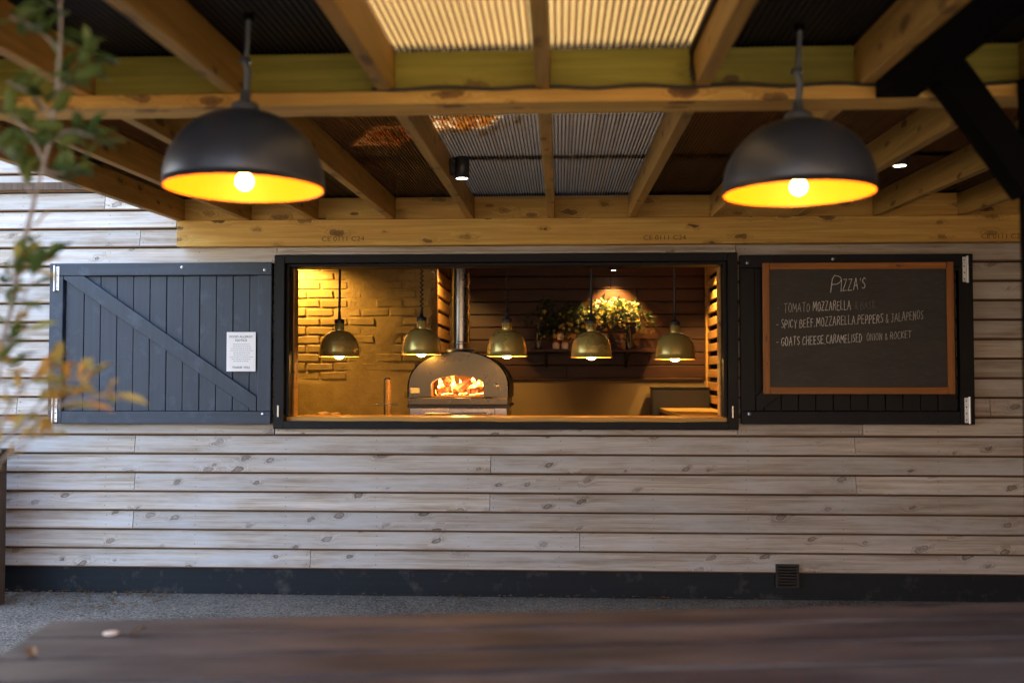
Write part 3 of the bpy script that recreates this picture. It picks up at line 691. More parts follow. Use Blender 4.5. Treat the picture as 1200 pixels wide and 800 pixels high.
# ribbed sheets, one per bay, front and rear
def ribbed(x0, x1, ya, yb_, pitch, mats, lift=0.0):
    m = MB(); n = max(3, round((x1 - x0) / pitch)); p = (x1 - x0) / n
    for i in range(n):
        a = x0 + i * p; xs = [a, a + p * .58, a + p * .68, a + p * .9, a + p]; zz = [0, 0, .009, .009, 0]
        for j in range(4):
            vs = [(xs[j], ya, RB(ya) + RH + .003 + zz[j] + lift), (xs[j + 1], ya, RB(ya) + RH + .003 + zz[j + 1] + lift), (xs[j + 1], yb_, RB(yb_) + RH + .003 + zz[j + 1] + lift), (xs[j], yb_, RB(yb_) + RH + .003 + zz[j] + lift)]
            m.add(vs, [(0, 1, 2, 3)], 0 if j == 0 else 1)
    return m.build('roof_sheet', mats, can)
ov = list(zip(RX, RX[1:]))
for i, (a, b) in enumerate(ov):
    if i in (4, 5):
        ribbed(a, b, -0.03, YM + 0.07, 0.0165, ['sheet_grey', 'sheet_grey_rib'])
        ribbed(a, b, YM + 0.16, -4.6, 0.022, ['sheet_clear', 'sheet_rib'], 0.011); ribbed(a, b, -4.5, YF, 0.022, ['sheet_black', 'sheet_black'])  # far black run is unseen, made opaque to cut light from overhead
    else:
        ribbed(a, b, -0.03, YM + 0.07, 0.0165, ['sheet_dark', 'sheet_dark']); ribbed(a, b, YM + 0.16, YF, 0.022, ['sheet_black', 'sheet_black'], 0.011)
    # battens fixed on top of the sheets
box('light_leak_cover', RX[0] - .02, RX[-1], -0.20, -0.026, RB(-.2) + RH + 0.0185, RB(-.03) + RH + 0.03, 'pitch', can, 0)  # unseen strip added to shut out sky light along the wall
for yy in (-1.35, -2.55):
    box('roof_batten', RX[0], RX[-1], yy - 0.05, yy + 0.05, RB(yy) + RH + 0.018, RB(yy) + RH + 0.05, 'pineX', can, 0)
# leaf shapes added on the sheets to tint the sun patch amber
lr2 = random.Random(31); lm = MB()
for i in range(430):
    x, y = (lr2.gauss(-.78, .09), lr2.gauss(-1.87, .16)) if i % 2 else (lr2.gauss(-.42, .09), lr2.gauss(-2.15, .10)); L = lr2.uniform(.02, .04); a = lr2.uniform(0, 6.28); z = RB(y) + RH + .0145 + lr2.uniform(0, .006); ca, sa = math.cos(a) * L, math.sin(a) * L
    lm.add([(x - ca, y - sa, z), (x - sa * .5, y + ca * .5, z + .003), (x + ca, y + sa, z), (x + sa * .5, y - ca * .5, z + .003)], [(0, 1, 2, 3)])
lo_ = lm.build('roof_amber_tint', 'sun_tint', None); lo_['kind'] = 'stuff'; lo_['label'] = 'added amber leaf shapes tinting the sun patch on the roof sheets left of centre'; lo_['category'] = 'leaf litter'
# black steelwork at the right: beam, post and knee brace
bzb = mbz0 - 0.002
box('dark_beam', RX[7] + RW / 2 + 0.004, RX[7] + RW / 2 + 0.135, -4.8, YM - 0.002, bzb, bzb + 0.16, 'pitch', can)
px0 = XY(1202, -3.34, 100)
box('post', px0, px0 + 0.13, YM - 0.15, YM - 0.02, -0.02, RB(YM - .1) - 0.002, 'pitch', can)
p1 = PY(1190, 200, YM - 0.085); p2 = PY(1092, 62, YM - 0.085); p1.x += 0.05; p1.z -= .06
obar(p1, p2, 0.10, 0.10).build('knee_brace', 'pitch', can, 0.004)
for yy in (-4.91,):
    box('post', px0 + 1.2, px0 + 1.33, yy - .06, yy + .06, -0.02, RB(yy) - 0.07, 'blackZ', can); box('post', -2.45, -2.32, yy - .06, yy + .06, -0.02, RB(yy) - 0.07, 'blackZ', can)

# ------------------------------------------------------------------ unseen screens added round the yard to shape the daylight
def screen(label, x0, y0, x1, y1, h):
    t = thing('daylight_blocker', label, 'wall', ((x0 + x1) / 2, (y0 + y1) / 2, 0)); L = math.hypot(x1 - x0, y1 - y0); n = int(L / .15)
    for i in range(n):
        a, b = i / n, (i + 1) / n - .004 / L
        if x0 == x1: box('plank', x0, x0 + .03, y0 + (y1 - y0) * a, y0 + (y1 - y0) * b, 0, h, 'fence', t, 0)
        else: box('plank', x0 + (x1 - x0) * a, x0 + (x1 - x0) * b, y0, y0 + .03, 0, h, 'fence', t, 0)
screen('added unseen dark plank screen blocking light at the right end of the canopy', RX[-1] + .05, -8.6, RX[-1] + .05, -0.05, 4.2)
screen('added unseen tall plank screen blocking light across the yard opposite the chalkboard', 0.3, -8.74, RX[-1] + .04, -8.74, 4.2)
screen('added unseen lower plank screen blocking light across the yard opposite the navy shutter', -2.6, -8.74, 0.29, -8.74, 2.8)

screen('added unseen plank screen blocking light along the left side of the yard, off towards the camera', -2.75, -8.7, -2.75, -4.2, 2.4)

# ------------------------------------------------------------------ cable along the cross beam
cbm = MB(); pts = []
for i in range(41):
    px = 436 + i * 20; pts.append(PY(px, 104.5 - (px - 436) * 0.010 + 1.6 * math.sin(i * 1.1), YM - 0.008))
cbm.tube(pts, 0.006, 6)
q = PY(822, 97, YM - 0.012); xr = RX[6] - RW / 2 - 0.008
cbm.tube([q, (xr, YM - 0.02, RB(YM) + 0.02), (xr, YM + 0.03, RB(YM) + 0.07), (xr, YM + 0.035, RB(YM) + RH - 0.015), (xr, YM - 0.4, RB(YM - .4) + RH - 0.02), (xr, -4.8, RB(-4.8) + RH - 0.02)], 0.008, 6)
tag(cbm.build('power_cable', 'rubber'), 'thin black power cable clipped along the canopy cross beam', 'cable')

# ------------------------------------------------------------------ large pendant lamps
def big_lamp(label, px, py, wpx, D, topy):
    c = PD(px, py, D); rad = wpx / F * D / 2
    t = thing('pendant_lamp', label, 'pendant lamp', (c.x, c.y, c.z), 'two large black dome pendants')
    prof = [(rad, 0)] + [(rad * math.cos(R(a)) ** .92, 0.02 + rad * 0.91 * math.sin(R(a))) for a in range(0, 84, 6)] + [(rad * .13, 0.02 + rad * .905)]
    MB().lathe([(rad * 1.006, -.002), (rad * 1.006, .004)] + prof, c, 56).build('shade', 'shade', t)
    k = 0.985; inn = [(r * k, max(0.0006, z * k)) for r, z in prof] + [(0, 0.02 + rad * .89)]
    MB().lathe(inn, c, 56).build('shade_lining', 'gold', t)
    z0 = 0.02 + rad * .895
    nk = MB().lathe([(.042, z0 - .012), (.042, z0 + .018), (.036, z0 + .026), (.016, z0 + .03), (.015, z0 + .06), (.012, z0 + .064), (0, z0 + .065)], c, 24).build('gallery_cap', 'conduit', t)
    zt = RB(c.y) + RH - 0.002
    MB().tube([(c.x, c.y, c.z + z0 + .05), (c.x + .008, c.y, c.z + z0 + .12), (c.x - .002, c.y, c.z + z0 + .15), (c.x + .003, c.y, c.z + z0 + .17), (c.x + .008, c.y, zt - .02)], [.010, .010, .009, .008, .008], 10).build('rod', 'conduit', t)
    MB().lathe([(0.019 * math.cos(a), .019 * math.sin(a)) for a in (0, .5, 1, 1.5)], (c.x - .002, c.y, c.z + z0 + .15), 12).build('joint_ring', 'conduit', t)
    MB().lathe([(0, -.02), (.014, -.018), (.016, 0)], (c.x + .008, c.y, zt), 20).build('ceiling_rose', 'pitch', t)
    # bulb and holder
    br = 0.0255; bz = 0.022
    MB().lathe([(0.018, 0.10 + bz), (0.02, bz + .05), (0.019, bz + .045)], c, 16).build('bulb_holder', 'plastic', t)
    MB().lathe([(br * math.cos(R(a)), bz + br * math.sin(R(a))) for a in range(-90, 60, 12)] + [(0.016, bz + .046)], c, 20).build('bulb', 'bulb', t)
    return t
big_lamp('black dome pendant lamp lit gold inside, hanging above the navy shutter side', 286.5, 221.5, 184, 2.95, 28)
big_lamp('black dome pendant lamp lit gold inside, hanging above the chalkboard side', 936, 227.5, 175, 3.05, 28)

# ------------------------------------------------------------------ cylinder spots on the rafters
def spot_light(t, loc, aim, energy, angle=70, col=(1, .72, .38), r=.02, blend=.6):
    ld = bpy.data.lights.new('beam', 'SPOT'); ld.energy = energy * LK; ld.spot_size = R(angle); ld.spot_blend = blend; ld.color = col; ld.shadow_soft_size = r
    o = bpy.data.objects.new('beam', ld); link(o, t); o.location = loc
    o.rotation_euler = (Vector(aim) - Vector(loc)).to_track_quat('-Z', 'Y').to_euler()
def cyl_spot(label, ri, Y, side=1):
    x = RX[ri] + side * RW / 2; zc = RB(Y) + 0.065
    t = thing('cylinder_spotlight', label, 'spotlight', (x, Y, zc - .055), 'cylinder spots on the rafters')
    box('mount_plate', x + .001, x + .02, Y - .035, Y + .035, zc - .03, zc + .045, 'plastic', t, .003)
    c = (x + .062, Y, 0)
    MB().lathe([(0, zc + .055), (.034, zc + .055), (.037, zc + .05), (.037, zc - .053), (.030, zc - .055), (.029, zc - .05)], c, 24).build('body', 'plastic', t)
    MB().lathe([(.0285, zc - .052), (0, zc - .051)], c, 20).build('lens', 'spot', t)
    MB().box(x + .018, x + .03, Y - .012, Y + .012, zc - .012, zc + .025).build('bracket', 'plastic', t)
    spot_light(t, (c[0], Y, zc - .06), (c[0], Y, 0), 1.5, 60, (1, .8, .55))
cyl_spot('small black cylinder spotlight on a rafter above the oven side of the hatch', 4, -1.52)
cyl_spot('small lit spotlight in the dark right hand bay beside the right pendant', 8, -1.75)

# ================================================================== KITCHEN THINGS
def brass_lamp(label, px, Y, rimy, straight=True):
    c = PY(px, rimy, Y); rad = 0.143
    t = thing('brass_lamp', label, 'pendant lamp', c, 'brass heat lamps in a row over the counter')
    pr = [(rad * 1.03, 0), (rad * 1.03, .006), (rad, .008), (rad * .99, .04), (rad * .95, .085), (rad * .86, .125), (rad * .7, .158), (rad * .5, .178), (.034, .188)]
    MB().lathe(pr, c, 40).build('shade', 'brass', t)
    MB().lathe([(r * .97, max(.001, z * .97)) for r, z in pr] + [(0, .18)], c, 40).build('shade_lining', 'brass_in', t)
    MB().lathe([(.034, .184), (.034, .238), (.03, .241)], c, 24).build('neck', 'brass', t)
    MB().lathe([(.036, .24), (.037, .262), (.033, .268), (.013, .272), (.011, .30), (.008, .33), (0, .332)], c, 20).build('cord_grip', 'plastic', t)
    if straight: MB().tube([c + Vector((0, 0, .33)), c + Vector((.004, 0, KC - c.z))], .009, 8).build('flex', 'rubber', t)
    else:
        n = 150; z0, z1 = .33, KC - c.z
        MB().tube([c + Vector((.009 * math.cos(i * .75), .009 * math.sin(i * .75), z0 + (z1 - z0) * i / n)) for i in range(n + 1)], .005, 6).build('coiled_flex', 'rubber', t)
    br = .042
    MB().lathe([(br * math.cos(R(a)), .026 + br * math.sin(R(a))) for a in range(-90, 60, 12)] + [(.018, .085)], c, 20).build('bulb', 'bulb_in', t)
YLAMP = 0.55
for i, (px, ry, lab) in enumerate(((397.5, 418, 'brass dome lamp nearest the painted brick, first from the left'), (494, 415.5, 'brass dome lamp hanging just left of the oven flue'), (594, 417.5, 'brass dome lamp hanging just right of the oven'),
        (693, 419, 'brass dome lamp in front of the flower arrangement, fourth from left'), (791, 421, 'brass dome lamp nearest the slatted partition, last on the right'))):
    brass_lamp(lab, px, YLAMP, ry, i == 0 or i > 2)

# ------------------------------------------------------------------ oven
YO = 0.80; 
def ox(px): return XY(px, YO, 450)
def oz(py): return ZY(py, YO, 537)
o0, o1 = ox(479), ox(595); oc = (o0 + o1) / 2; ohw = (o1 - o0) / 2
ov_ = thing('pizza_oven', 'bronze domed wood fired pizza oven with fire burning and flue', 'oven', (oc, YO + .35, KF))
zb, zs, zt = oz(466), oz(454), oz(412)
N = 24
arch = [(oc - ohw * math.cos(math.pi * i / N), zs + (zt - zs) * math.sin(math.pi * i / N) ** .92) for i in range(N + 1)]
outer = [(o0, zb)] + arch + [(o1, zb)]
m0, m1, mb_, ms_, mt_ = ox(505), ox(567), oz(464.5), oz(451), oz(440)
mouth = [(m0, mb_)] + [(((m0 + m1) / 2) - (m1 - m0) / 2 * math.cos(math.pi * i / N), ms_ + (mt_ - ms_) * math.sin(math.pi * i / N)) for i in range(N + 1)] + [(m1, mb_)]
# front plate with mouth opening
fp = MB(); n = len(outer)
for yy in (YO, YO + .03):
    k = len(fp.v); fp.v += [(x, yy, z) for x, z in outer] + [(x, yy, z) for x, z in mouth]
    fs = [(k + i, k + i + 1, k + n + i + 1, k + n + i) for i in range(n - 1)]
    fp.f += fs; fp.mi += [0] * len(fs); fp.sm += [False] * len(fs)
for s in (0, n):
    fs = [(s + i, s + i + 1, 2 * n + s + i + 1, 2 * n + s + i) for i in range(n - 1)]; fp.f += fs; fp.mi += [0] * len(fs); fp.sm += [False] * len(fs)
fp.f += [(0, n, 3 * n, 2 * n), (n - 1, 2 * n - 1, 4 * n - 1, 3 * n - 1)]; fp.mi += [0, 0]; fp.sm += [False] * 2
fp.build('front_plate', 'oven', ov_)
# dome shell, slightly proud dark rim behind the plate
sh = MB()
sh.prism([(oc + (x - oc) * 1.03, z if z <= zb + .001 else zb + (z - zb) * 1.015) for x, z in outer], 'Y', YO + .66, YO + .68)
big = [(oc + (x - oc) * 1.03, zb + (z - zb) * 1.015) for x, z in outer]
for i in range(len(big) - 1):
    (xa, za), (xb_, zb_) = big[i], big[i + 1]
    sh.add([(xa, YO + .012, za), (xb_, YO + .012, zb_), (xb_, YO + .66, zb_), (xa, YO + .66, za)], [(0, 1, 2, 3)], 0, True)
sh.build('dome', 'ovendark', ov_)
# chamber
chm = MB()
cham = [(oc + (x - oc) * 1.35, mb_ + (z - mb_) * 1.5) for x, z in mouth]
for i in range(len(cham) - 1):
    (xa, za), (xb_, zb_) = cham[i], cham[i + 1]
    chm.add([(xa, YO + .14, za), (xb_, YO + .14, zb_), (xb_, YO + .6, zb_), (xa, YO + .6, za)], [(0, 1, 2, 3)])
for i in range(len(mouth) - 1):
    (xa, za), (xb_, zb_) = mouth[i], mouth[i + 1]; (xc_, zc_), (xd, zd_) = cham[i + 1], cham[i]
    chm.add([(xa, YO + .03, za), (xb_, YO + .03, zb_), (xb_, YO + .14, zb_), (xa, YO + .14, za)], [(0, 1, 2, 3)])
    chm.add([(xa, YO + .14, za), (xb_, YO + .14, zb_), (xc_, YO + .14, zc_), (xd, YO + .14, zd_)], [(0, 1, 2, 3)])
chm.add([(x, YO + .6, z) for x, z in cham], [tuple(range(len(cham)))])
chm.box(m0 - .1, m1 + .1, YO + .031, YO + .6, mb_ - .03, mb_ - .001)
chm.build('chamber', 'soot', ov_)
# base band, dark shadow gap, steel stand with drawer and bar handle
box('base_band', o0, o1, YO - .012, YO + .66, oz(474), zb - .001, 'oven', ov_, .003)
box('shadow_trim', o0 - .01, o1 + .012, YO - .006, YO + .67, oz(477.5), oz(474) - .0005, 'ovendark', ov_, .003)
box('stand', o0 + .005, o1 - .005, YO + .01, YO + .64, KF, oz(477.5) - .001, 'steel', ov_, .004)
box('drawer_front', ox(493), ox(580), YO - .004, YO + .0095, oz(500), oz(478.5), 'steel', ov_, .003)
hz = oz(484.5)
hd = MB().tube([(ox(495), YO - .05, hz), (ox(576), YO - .05, hz)], .009, 12); hd.build('handle_bar', 'steel', ov_)
for p in (497, 573): MB().tube([(ox(p), YO - .058, hz), (ox(p), YO - .004, hz)], .017, 12).build('handle_boss', 'steel', ov_)
box('name_plate', ox(481), ox(492), YO - .004, YO - .0005, oz(460.5), oz(454.5), 'brass', ov_, .001)
MB().lathe([(.0145, 0), (.0145, .003), (.012, .0035), (.012, .002), (0, .002)], (ox(582.5), YO, oz(451)), 24, 0, Matrix.Rotation(R(90), 3, 'X')).build('dial', 'steel', ov_)
fx_, fy_ = XY(540, YO + .3, 380), YO + .3
MB().lathe([(.11, zt - .03), (.11, zt + .022), (.1, zt + .026), (.072, zt + .027)], (fx_, fy_, 0), 32).build('flue_collar', 'galv', ov_)
MB().lathe([(.071, zt + .02), (.071, KC - .002)], (fx_, fy_, 0), 32).build('flue_pipe', 'steel', ov_)
MB().lathe([(.073, zt + .06), (.0745, zt + .065), (.0745, zt + .08), (.073, zt + .085)], (fx_, fy_, 0), 32).build('flue_band', 'steel', ov_)
# burning logs and flames
for a, b in (((ox(508), YO + .22, mb_ + .03), (ox(534), YO + .32, mb_ + .075)), ((ox(530), YO + .2, mb_ + .03), (ox(545), YO + .36, mb_ + .11)), ((ox(546), YO + .2, mb_ + .035), (ox(566), YO + .3, mb_ + .05)), ((ox(512), YO + .36, mb_ + .04), (ox(560), YO + .4, mb_ + .05)), ((ox(514), YO + .30, mb_ + .07), (ox(523), YO + .26, mb_ + .13))):
    obar(a, b, .05, .045).build('burning_log', 'ember', ov_, .006)
fl = random.Random(3)
for i in range(12):
    x = ox(510 + i * 4.5 + fl.uniform(-2, 2)); y = YO + fl.uniform(.24, .5); h = fl.uniform(.07, .17); r = fl.uniform(.018, .034); ph = fl.uniform(0, 6)
    pts = [(x + .014 * math.sin(ph + 4 * s), y, mb_ + .01 + h * s) for s in (0, .15, .3, .5, .7, .88, 1)]
    MB().tube(pts, [r * .7, r, r * .95, r * .7, r * .42, r * .2, .001], 8).build('flame', 'flame', ov_)
fl_d = bpy.data.lights.new('fire_glow', 'POINT'); fl_d.energy = 1.2 * LK; fl_d.color = (1, .42, .1); fl_d.shadow_soft_size = .05
flo = bpy.data.objects.new('fire_glow', fl_d); link(flo, ov_); flo.location = ((m0 + m1) / 2, YO + .2, mb_ + .12)

# ------------------------------------------------------------------ firewood, peel, tool stand
lr = random.Random(5)
lab = ['pale split log end lying highest in the firewood pile', 'dark split log at the left end of the firewood pile', 'thin bark log lying low in the firewood pile', 'wedge shaped split log in the middle of the firewood', 'short dark log at the right end of the firewood pile', 'split log tilted upright beside the pale log']
wd = thing('log_basket', 'dark metal log basket below the counter by the brick wall', 'basket', (XY(378, 1.1, 486), 1.1, KF))
lbz = ZY(492, 1.1, 380)
bxl, bxr = XY(347, 1.1, 486), XY(414, 1.1, 486)
for a in ((bxl, bxr, .92, .93), (bxl, bxr, 1.27, 1.28), (bxl, bxl + .01, .931, 1.269), (bxr - .01, bxr, .931, 1.269)): box('side_panel', a[0], a[1], a[2], a[3], KF, lbz, 'ovendark', wd, 0)
box('shelf_plate', bxl + .011, bxr - .011, .931, 1.269, lbz - .06, lbz - .03, 'ovendark', wd, 0)
for i, (px, hp) in enumerate(((376, 483.0), (356, 486.5), (387, 487), (366, 486), (405, 486.5), (392, 483.5))):
    z1 = ZY(hp, 1.0, px); x = XY(px, 1.05, 486); wv = lr.uniform(.045, .06)
    m = MB().prism([(x - wv, lbz - .028), (x + wv * .8, lbz - .026), (x + wv * lr.uniform(.2, .7), z1 - .012), (x - wv * lr.uniform(.1, .4), z1)], 'Y', .95 + lr.uniform(0, .03), 1.22 + lr.uniform(0, .03))
    tag(m.build('firewood_log', 'logwood', None, .004), lab[i], 'firewood', 'firewood logs in the basket')
pe = thing('pizza_peel', 'pizza peel standing handle up beside the oven', 'pizza peel', (XY(455, .9, 488), .9, KF))
pxp = XY(455.5, .9, 470)
MB().tube([(pxp, .9, .55), (pxp, .9, ZY(444.5, .9, 455))], .019, 12).build('handle', 'oak', pe)
MB().tube([(pxp, .9, ZY(445, .9, 455)), (pxp, .9, ZY(442.5, .9, 455))], [.019, .008], 12).build('end_cap', 'plastic', pe)
MB().prism([(pxp - .13, .25), (pxp + .13, .25), (pxp + .15, .45), (pxp + .06, .58), (pxp - .06, .58), (pxp - .15, .45)], 'Y', .895, .905).build('blade', 'steel', pe)
ts = thing('tool_rack', 'thin wire oven tool rack with crossbar left of the peel', 'rack', (XY(450, .86, 488), .86, KF))
MB().tube([(XY(450.5, .86, 470), .86, KF), (XY(450.5, .86, 470), .86, ZY(444, .86, 450))], .006, 8).build('upright', 'plastic', ts)
MB().tube([(XY(440, .85, 473), .85, ZY(473.5, .85, 450)), (XY(467, .85, 473), .85, ZY(473.5, .85, 450))], .004, 8).build('crossbar', 'steel', ts)
MB().tube([(XY(450.5, .86, 470), .86, ZY(444, .86, 450)), (XY(454, .86, 470), .86, ZY(442, .86, 450))], .009, 8).build('hook', 'plastic', ts)

# ------------------------------------------------------------------ side counter and black box
sx0 = XY(770, 2.7, 480) + .02; scz = ZY(478, 2.62, 800)
sc = thing('side_counter', 'timber topped dark side counter along the slatted partition', 'counter', ((sx0 + XP) / 2, 1.6, KF))
box('worktop', sx0, XP - .015, .75, 2.66, scz - .035, scz, 'oak', sc)
box('cabinet', sx0 + .015, XP - .016, .77, 2.65, KF, scz - .036, 'blackX', sc)
tx0, tx1, tz1 = XY(765, 2.67, 470), XP - .013, ZY(453.5, 2.67, 800)
bb = thing('black_cabinet', 'plain black cabinet standing behind the side counter by the slats', 'cabinet', ((tx0 + tx1) / 2, 2.8, KF))
box('carcass', tx0, tx1, 2.67, 2.93, KF + .08, tz1 - .02, 'plastic', bb); box('lid', tx0 - .006, tx1, 2.665, 2.94, tz1 - .0195, tz1, 'blackX', bb)
for x in (tx0 + .03, tx1 - .03): box('foot', x - .02, x + .02, 2.7, 2.9, KF, KF + .079, 'steel', bb)

# ------------------------------------------------------------------ shelf with flowers and jars
YS = 2.80
sz0 = ZY(409, YS, 690)
shf = thing('wall_shelf', 'dark timber wall shelf carrying flowers and jars', 'shelf', (XY(688, YS, 409), YS, sz0 - .03))
box('shelf_board', XY(608, YS, 409), XY(768, YS, 409), YS - .12, YBK - .006, sz0 - .03, sz0, 'mahog', shf)
for p in (640, 735):
    x = XY(p, YS, 409); MB().prism([(YBK - .006, sz0 - .0305), (YS - .08, sz0 - .0305), (YBK - .006, sz0 - .17)], 'X', x - .012, x + .012).build('bracket', 'ovendark', shf)
fa = thing('flower_arrangement', 'long arrangement of yellow white flowers and dark leaves in a trough', 'flowers', (XY(690, YS, 400), YS, sz0))
tr0, tr1 = XY(655, YS, 390), XY(745, YS, 390); trz = ZY(378, YS, 690)
box('trough', tr0, tr1, YS - .07, YS + .07, trz - .10, trz, 'mahog', fa); 
for x in (tr0 + .05, tr1 - .05): box('trough_leg', x - .02, x + .02, YS - .05, YS + .05, sz0 + .0005, trz - .1005, 'ovendark', fa)
fr = random.Random(11); st = MB(); lf = MB(); bl = MB()
for i in range(150):
    px = fr.gauss(690, 34); px = max(610, min(766, px)); top = 352 + abs(px - 722) * .22 + fr.uniform(0, 30) if px > 640 else fr.uniform(352, 400)
    p = PY(px, min(top, 396), YS + fr.uniform(-.14, .12)); b0 = Vector((max(tr0 + .03, min(tr1 - .03, p.x + fr.uniform(-.1, .1))), YS + fr.uniform(-.04, .04), trz))
    mid = b0.lerp(p, .6) + Vector((0, 0, .06)); st.tube([b0, mid, p], .0025, 4, 0, False)
    for k in range(10):
        c = mid.lerp(p, fr.uniform(.1, 1.05)) + Vector([fr.uniform(-.045, .045) for _ in range(3)]); a = Vector([fr.uniform(-1, 1) for _ in range(3)]).normalized(); u = a.orthogonal().normalized(); L = fr.uniform(.02, .04)
        lf.add([c, c + a * L + u * L * .35, c + a * 2 * L, c + a * L - u * L * .35], [(0, 1, 2, 3)])
    for k in range(2 if px > 655 else 1):
        if px < 650 and fr.random() < .5: continue
        c = p + Vector([fr.uniform(-.035, .035), fr.uniform(-.06, 0), fr.uniform(-.03, .02)]); r = fr.uniform(.012, .024); nn = Vector((fr.uniform(-.7, .7), -1, fr.uniform(-.2, 1))).normalized(); u = nn.orthogonal().normalized(); q = nn.cross(u)
        for s in range(5):
            a = 2 * math.pi * s / 5; d = u * math.cos(a) + q * math.sin(a); e = u * math.cos(a + .55) + q * math.sin(a + .55); e2 = u * math.cos(a - .55) + q * math.sin(a - .55)
            bl.add([c, c + e2 * r * .7 + nn * r * .2, c + d * r + nn * r * .45, c + e * r * .7 + nn * r * .2], [(0, 1, 2, 3)])
st.build('stems', 'foliage', fa)['kind'] = 'stuff'; lf.build('leaves', 'foliage', fa)['kind'] = 'stuff'; bl.build('blossoms', 'blossom', fa)['kind'] = 'stuff'
def jar(px, base, lab):
    c = Vector((XY(px, YS - .08, 400), YS - .08, base)); t = thing('jar', lab, 'jar', c, 'small white jars with red lids')
    MB().lathe([(0, 0), (.026, 0), (.03, .01), (.032, .04), (.026, .058), (.02, .06)], c, 18).build('pot', 'white', t)
    MB().lathe([(.023, .0605), (.026, .062), (.026, .074), (.018, .082), (0, .083)], c, 18).build('lid', 'red', t)
jar(651.5, sz0, 'white jar with red lid, lower left of the stacked three'); jar(662, sz0, 'white jar with red lid, lower right of the stacked three')
jar(656.8, sz0 + .0832, 'white jar with red lid perched on top of two others')
def bottle(px, lab, h):
    c = Vector((XY(px, YS - .09, 400), YS - .09, sz0)); t = thing('bottle', lab, 'bottle', c, 'bottles on the shelf')
    MB().lathe([(0, 0), (.03, 0), (.032, .01), (.032, h * .55), (.013, h * .72), (.012, h * .95), (.014, h * .96)], c, 20).build('body', 'glass', t)
    MB().lathe([(.0135, h * .961), (.0145, h), (0, h)], c, 16).build('cap', 'brass', t)
bottle(631, 'slim dark glass bottle at the left end of the shelf', .24); bottle(737, 'dark glass bottle under the right end of the flowers', .22)

# ------------------------------------------------------------------ ceiling spots in the kitchen
def ceiling_spot(label, px, py, Y, aim, energy, ang=55, col=(1, .55, .14)):
    c = PY(px, py, Y); t = thing('ceiling_spot', label, 'spotlight', (c.x, c.y, KC), 'spots on the kitchen ceiling')
    MB().lathe([(.03, 0), (.04, .004), (.04, KC - c.z - .001)], c, 24).build('housing', 'plastic', t)
    MB().lathe([(.0295, .004), (0, .005)], c, 20).build('lens', 'spot', t)
    spot_light(t, (c.x, c.y, c.z - .012), aim, energy, ang, col)
ceiling_spot('ceiling spotlight shining down on the flower arrangement', 719, 317, 2.80, (XY(719, 2.9, 370), 2.95, 1.7), 20, 95)
ceiling_spot('ceiling spotlight over the slatted strip behind the flue', 522.5, 314, 1.78, (XC - .03, 2.35, 1.7), 10, 90)
ceiling_spot('ceiling spotlight grazing the left end of the painted brick wall', 330, 303, 1.24, (XY(350, 1.5), 1.5, 1.75), 9, 140)
ceiling_spot('nearer of two ceiling spotlights beside the slatted partition', 829, 309, 1.9, (XP, 2.3, 1.6), 9, 90)
ceiling_spot('farther of two ceiling spotlights beside the slatted partition', 816, 308, 2.3, (XP, 2.5, 1.5), 8, 90)

# ================================================================== FOREGROUND
# ------------------------------------------------------------------ picnic table
TZ = 0.75
A = PZ(56, 727, TZ); B = PZ(1200, 705, TZ)
ax = Vector((B.x - A.x, B.y - A.y, 0)).normalized(); ay = Vector((ax.y, -ax.x, 0))    # ay points to the camera
TL = 3.05; rot = math.atan2(ax.y, ax.x)
tbl = thing('picnic_table', 'weathered brown plank picnic table top across the foreground', 'table', (A.x + ax.x * TL / 2 + ay.x * .4, A.y + ax.y * TL / 2 + ay.y * .4, 0))
tm = Matrix.Rotation(rot, 4, 'Z'); tm.translation = (A.x, A.y, 0)
def tb_box(nm, x0, x1, y0, y1, z0, z1, bev=.006):
    o = MB().box(x0, x1, y0, y1, z0, z1).build(nm, 'table', None, bev); COL.objects.unlink(o); COL.objects.link(o)
    o.parent = tbl; o.matrix_parent_inverse = Matrix.Translation(tbl.location).inverted(); o.matrix_basis = tm; return o
wds = [.185, .205, .2, .2]; y = 0
for i, wv in enumerate(wds):
    tb_box('plank', random.uniform(-.01, .01), TL, y - wv + .018, y, TZ - .042, TZ + random.uniform(-.002, .002), .009); y -= wv
for x in (.35, TL - .35):
    tb_box('cross_bearer', x - .022, x + .022, -.77, -.03, TZ - .14, TZ - .0435)
    for s, yy in ((1, -.25), (-1, -.55)):
        p = tm @ Vector((x + .045, yy, TZ - .05)); q = tm @ Vector((x + .045, yy + s * .42, .0))
        obar(p, q, .045, .09, Vector((ax.x, ax.y, 0))).build('leg', 'table', tbl, .004)
    tb_box('seat_bearer', x - .067, x - .023, -1.42, .58, .32, .41)
for y0 in (.3, -1.4):
    tb_box('bench_plank', 0, TL, y0, y0 + .13, .4105, .45); tb_box('bench_plank', 0, TL, y0 + .135, y0 + .265, .4105, .45)
